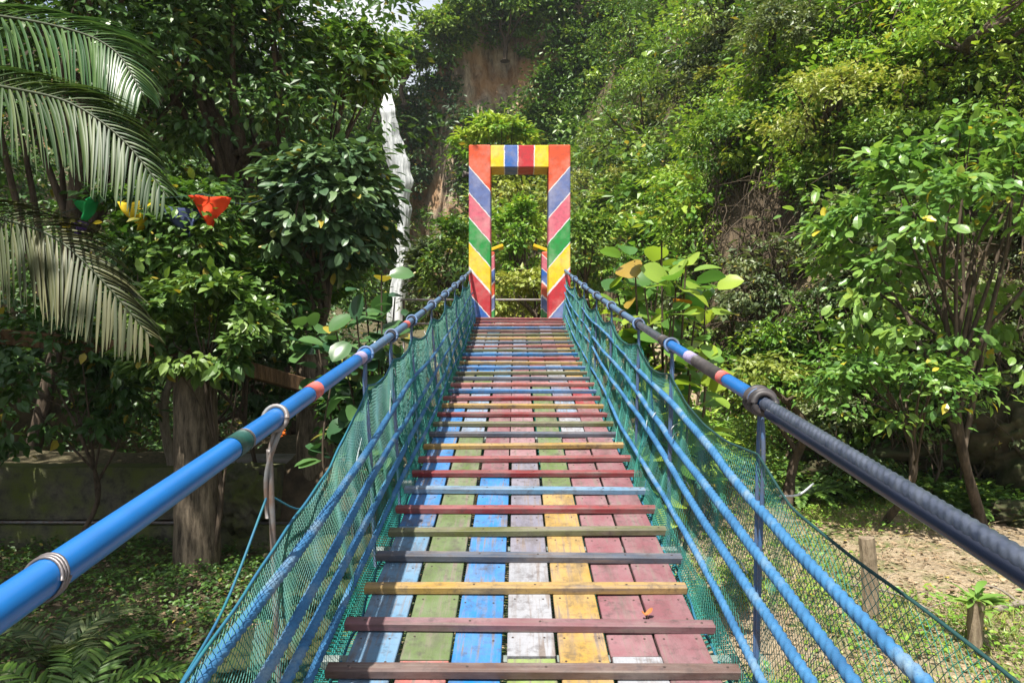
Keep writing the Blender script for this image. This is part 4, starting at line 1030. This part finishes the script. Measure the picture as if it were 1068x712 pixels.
for side in (-1, 1):
    net(side, 'netting', NETM if side < 0 else NETM, .021, .35, 10.4, 34, .00095, .55, 0.0)
    net(side, 'netting', NETD, .026, 3.9, 10.4, 28, .0013, 1.6, .012, .5)
    mb = MB(); yy2 = np.linspace(.35, 10.4, 260); mb.tube(netpt(yy2, np.ones(260), side), .0042, 6, lobes=3, amp=.2, pitch=.03); mb.build('net_cord', CORDT if side < 0 else CORDG, BR, smooth=True)
    mb = MB(); mb.tube(netpt(yy2, np.full(260, .0), side), .005, 6); mb.build('net_cord', CORDT, BR, smooth=True)
    # lashed seams where nets overlap
    for y in ((4.35, 4.7, 5.9, 7.2, 8.2) if side < 0 else (3.75, 4.55, 4.75, 5.1, 5.6, 6.6, 7.9)):
        mb = MB()
        for j in range(5):
            tt = np.linspace(.02, .99, 20); mb.tube(netpt(y+.012*j+.02*np.sin(tt*5+j), tt, side, 1, .004*j), .0028, 5)
        mb.build('net_seam', simple('pale_seam', (.10, .42, .34), .6, .3, 9, .3) if y > 4 and int(y*10) % 2 else CORDT, BR, smooth=True)
    for _ in range(7):
        y = rng.uniform(1.9, 5); t0 = rng.uniform(.3, .95); mb = MB()
        a = netpt(y, t0, side, 1, -.03); b = netpt(y+rng.uniform(.15, .35), t0+rng.uniform(-.08, .05), side, 1, .03); mb.tube(curve([a, (a+b)/2+[0, 0, .01], b], 6), .0022, 5); mb.build('spreader', PVC, BR, smooth=True)
# net beneath the deck
yb = np.linspace(.3, 10.3, 430); u = np.linspace(-.70, .70, 48)
out = []; Fq = []; n0 = 0
for rep in range(2):
    S = np.stack([np.stack([cxb(yb)[:, None]+u[None], yb[:, None]+0*u[None]+.01*np.sin(u*30)[None], (dz(yb)-.08)[:, None]-.05*np.cos(u*2.2)[None]+.01*np.sin(yb*7)[:, None]-.02*rep], -1)][0:1], 0)[0]
    V, Q = strands(S, .0022); out.append(V); Fq.append(Q+n0); n0 += len(V)
    V, Q = strands(np.swapaxes(S, 0, 1).copy(), .0022); out.append(V); Fq.append(Q+n0); n0 += len(V)
link('under_netting', mesh_np('under_netting', np.concatenate(out), [np.concatenate(Fq)]), NETD, BR)
# longitudinal ropes
for side, hs in ((-1, (.45, .31, .19, .08)), (1, (.57, .43, .31, .13))):
    for i, hgt in enumerate(hs):
        yy3 = np.concatenate([np.arange(-.6, .5, .05), np.arange(.5, 4.6, .0055), np.arange(4.6, 10.45, .03)])
        zz = dz(yy3)+hgt*(1-.10*sm(2, 9, yy3))+.010*np.sin(yy3*2.3+i*2+side)+.022*fbm(yy3*.9+i*7.7, yy3*0+side*3+i)
        f = np.clip(hgt/.85, 0, 1); rx = XR(yy3) if side > 0 else XL(yy3)
        xx = edgex(yy3, side)+(rx-edgex(yy3, side))*f+side*(.012+.008*np.sin(yy3*1.7+i))
        mb = MB(); mb.tube(np.stack([xx, yy3, zz], 1), (.0160 if i < 3 else .014)*(1-.45*sm(2, 8, yy3)), 14, lobes=3, amp=.26, pitch=.095); mb.build('rope', ROPE, BR, smooth=True)
# loose ties near the viewer
mb = MB(); a = railp(1.93, -1)+[-.02, 0, -.2]; mb.tube(curve([a, a+[.03, .25, -.09], netpt(2.45, .98, -1)], 12), .0028, 5)
mb.tube(curve([a, a+[-.01, -.25, -.19], netpt(1.3, 1.0, -1)], 12), .0035, 5); mb.build('tie', CORDT, BR, smooth=True)
mb = MB(); a = netpt(1.95, .96, 1); mb.tube(curve([a+[0, 0, 0], a+[.06, .02, .0], a+[.10, .02, .03]], 10), .003, 6); mb.build('tie', PVC, BR, smooth=True)

# ------------------------------------------------------------------ gateway
def stripes(name, expr, lo, hi, bands, line=.012, white=(.60, .57, .58)):
    """bands: list of (upper bound going upwards, colour) in local metres"""
    t = NT(name); v = t.coord('Object'); sx = t.n('SeparateXYZ'); t.l(v, sx.inputs[0])
    val = expr(t, sx); wob = t.math('MULTIPLY', t.math('SUBTRACT', t.noise(v, 14, 4), .5), .035)
    val = t.math('ADD', val, wob); fac = t.math('DIVIDE', t.math('SUBTRACT', val, lo), hi-lo)
    st = []; prev = lo
    for ub, c in bands:
        st.append(((prev-lo)/(hi-lo)+1e-5, c)); st.append(((ub-line-lo)/(hi-lo), white)); prev = ub+line
    c = t.ramp(fac, st[:-1] if bands[-1][0] >= hi else st, 'CONSTANT')
    a = t.noise(v, 14, 6, .7); b = t.noise(v, 3, 4)
    c = t.mix(t.math('MULTIPLY', t.ramp(a, [(.46, 0.), (.7, 1.)]), .7), c, t.mix(.6, c, (.07, .045, .04)))
    c = t.mix(t.math('MULTIPLY', t.ramp(b, [(.45, 0.), (.7, 1.)]), .22), c, (.7, .62, .55))
    t.base(c, .6, .35); t.bump(a, .5, .006); return t.m
RED, BLV, PNK, GRN, YEL, CRI, BLU = (.54, .07, .022), (.10, .14, .32), (.50, .10, .15), (.012, .22, .04), (.66, .46, .015), (.42, .025, .035), (.02, .10, .36)
seq = [RED, BLV, PNK, GRN, YEL, CRI, BLU, GRN, YEL, RED, BLV]
bands = []; ub = 2.192-.358*9
for i in range(10, 0, -1): bands.append((ub, seq[i])); ub += .358
bands.append((4.0, RED))
GW = empty('gateway', (.109, 10.5, 2.78)); tag(GW, 'tall rectangular gateway painted in diagonal rainbow stripes at the far end of the bridge', 'gateway')
for sgn in (-1, 1):
    mt = stripes('striped_post', lambda t, sx: t.math('ADD', sx.outputs[2], t.math('MULTIPLY', t.math('ADD', t.math('MULTIPLY', sx.outputs[0], -float(sgn)), .723), 1.155)), -1.3, 4.0, bands)
    mb = MB(); zt = 2.515; mb.box((GW.location[0]+sgn*(.723-.155), 10.75, 2.78+(zt-1.4)/2-.0), (.31, .5, zt+1.4), ch=.012)
    mb.build('post', mt, GW)
mt = stripes('striped_beam', lambda t, sx: t.math('ADD', sx.outputs[0], 0.), -.6, .6, [(-.222, YEL), (-.028, BLU), (.205, CRI), (.8, YEL)], .007)
mb = MB(); mb.box((.109, 10.753, 2.78+2.355), (.828, .494, .312), ch=.008); mb.build('beam', mt, GW)
mb = MB(); c = np.array([.109-.723, 10.62, 2.78+2.12]); mb.tube([c, c+[-.05, -.02, 0]], .028, 10); mb.tube([c+[-.05, -.02, 0], c+[-.09, -.03, 0]], .042, 10); mb.build('cable_socket', RUBBER, GW, smooth=True)
mb = MB(); mb.box((.109, 10.78, 1.75), (2.3, .62, 1.9), ch=.02); tag(mb.build('abutment', PLAINC), 'grey concrete footing block under the gateway', 'abutment')

bb = []; ub = -.9
seq2 = [BLV, CRI, BLU, RED, GRN, BLV, RED, BLU, PNK, RED, YEL]
for i in range(10): bb.append((ub+.215*(i+1), seq2[i]))
bb.append((3., YEL))
for sgn, xc, lab in ((-1, -.43, 'short striped anchor pillar behind the left gateway post'), (1, .63, 'short striped anchor pillar behind the right gateway post')):
    root = empty('anchor_pillar', (xc, 11.8, 2.7)); tag(root, lab, 'pillar')
    mt = stripes('striped_pillar', lambda t, sx: t.math('ADD', sx.outputs[2], t.math('MULTIPLY', sx.outputs[0], .9*sgn)), -1.3, 3.0, bb)
    mb = MB(); mb.box((xc, 11.95, 2.95), (.31, .4, 1.95), ch=.01); mb.build('shaft', mt, root)
    mb = MB(); rr = np.array([[math.cos(.35), 0, -sgn*math.sin(.35)*-1], [0, 1, 0], [sgn*math.sin(.35)*-1, 0, math.cos(.35)]])
    mb.box((xc-sgn*.12, 11.95, 3.975), (.36, .34, .05), rr, .006, 0); mb.box((xc-sgn*.07, 11.95, 3.935), (.30, .33, .03), rr, .004, 1)
    mb.build('cap', [simple('yellow_paint', YEL, .6, .3, 12, .3), simple('green_paint', GRN, .6, .3, 12, .3)], root)
root = empty('railing', (-.3, 12.6, 2.4)); tag(root, 'thin grey pipe railing crossing behind the gateway', 'railing')
for z in (3.21, 2.8):
    mb = MB(); mb.tube([(-1.9, 12.6, z), (-.3, 12.62, z), (1.3, 12.6, z)], .018, 8); mb.build('rail', RODG, root, smooth=True)
for xx in (-1.85, -.9, .9, 1.25):
    mb = MB(); mb.tube([(xx, 12.62, 2.2), (xx, 12.62, 3.2)], .02, 8); mb.build('upright', RODG, root, smooth=True)

mb = MB(); mb.box((0, 40, 20), (200, 150, 56), ch=0.0)
t = NT('haze_air'); t.t.nodes.remove(t.b); pv = t.n('VolumePrincipled'); pv.inputs['Color'].default_value = (.86, .93, 1, 1); pv.inputs['Density'].default_value = .0004; pv.inputs['Anisotropy'].default_value = .3
t.l(pv.outputs[0], t.out.inputs['Volume']); tag(mb.build('haze', t.m), kind='stuff')
# ------------------------------------------------------------------ light, sky, camera
sun_el, az_from = R(66), R(209)      # the sun stands high, behind and left of the camera (compass angle from +Y, clockwise)
sd = Vector((math.sin(az_from)*math.cos(sun_el), math.cos(az_from)*math.cos(sun_el), math.sin(sun_el)))
L = bpy.data.lights.new('sun', 'SUN'); L.energy = 5.0; L.angle = R(.6); L.color = (1, .95, .86)
lo = bpy.data.objects.new('sun', L); C.objects.link(lo); lo.rotation_euler = sd.to_track_quat('Z', 'Y').to_euler(); lo.location = sd*30
w = bpy.data.worlds.new('World'); bpy.context.scene.world = w; w.use_nodes = True; t = w.node_tree
bg = t.nodes['Background']; sk = t.nodes.new('ShaderNodeTexSky'); sk.sky_type = 'NISHITA'; sk.sun_disc = False
sk.sun_elevation = sun_el; sk.sun_rotation = az_from; sk.air_density = 1.2; sk.dust_density = 3.0
cn = t.nodes.new('ShaderNodeTexNoise'); cn.inputs['Scale'].default_value = 2.2; cn.inputs['Detail'].default_value = 6
cr = t.nodes.new('ShaderNodeValToRGB'); cr.color_ramp.elements[0].position = .36; cr.color_ramp.elements[1].position = .6
tc = t.nodes.new('ShaderNodeTexCoord'); t.links.new(tc.outputs['Generated'], cn.inputs['Vector']); t.links.new(cn.outputs['Fac'], cr.inputs[0])
mx = t.nodes.new('ShaderNodeMix'); mx.data_type = 'RGBA'; t.links.new(cr.outputs[0], mx.inputs[0]); t.links.new(sk.outputs[0], mx.inputs[6]); mx.inputs[7].default_value = (5.2, 5.3, 5.5, 1)
t.links.new(mx.outputs[2], bg.inputs[0]); bg.inputs[1].default_value = .09

cam = bpy.data.cameras.new('camera'); co = bpy.data.objects.new('camera', cam); C.objects.link(co)
co.location = (0, 0, E); co.rotation_euler = (R(90), 0, 0); cam.sensor_width = 36; cam.lens = F/1068*36; cam.clip_start = .05; cam.clip_end = 1500
sc = bpy.context.scene; sc.camera = co
sc.view_settings.view_transform = 'Standard'; sc.view_settings.look = 'None'; sc.view_settings.exposure = 1.2; sc.view_settings.gamma = 1
sc.render.engine = 'CYCLES'; sc.cycles.use_denoising = True; sc.cycles.max_bounces = 6; sc.cycles.transparent_max_bounces = 4
sc.cycles.diffuse_bounces = 4; sc.cycles.glossy_bounces = 2; sc.cycles.transmission_bounces = 3; sc.cycles.use_adaptive_sampling = True
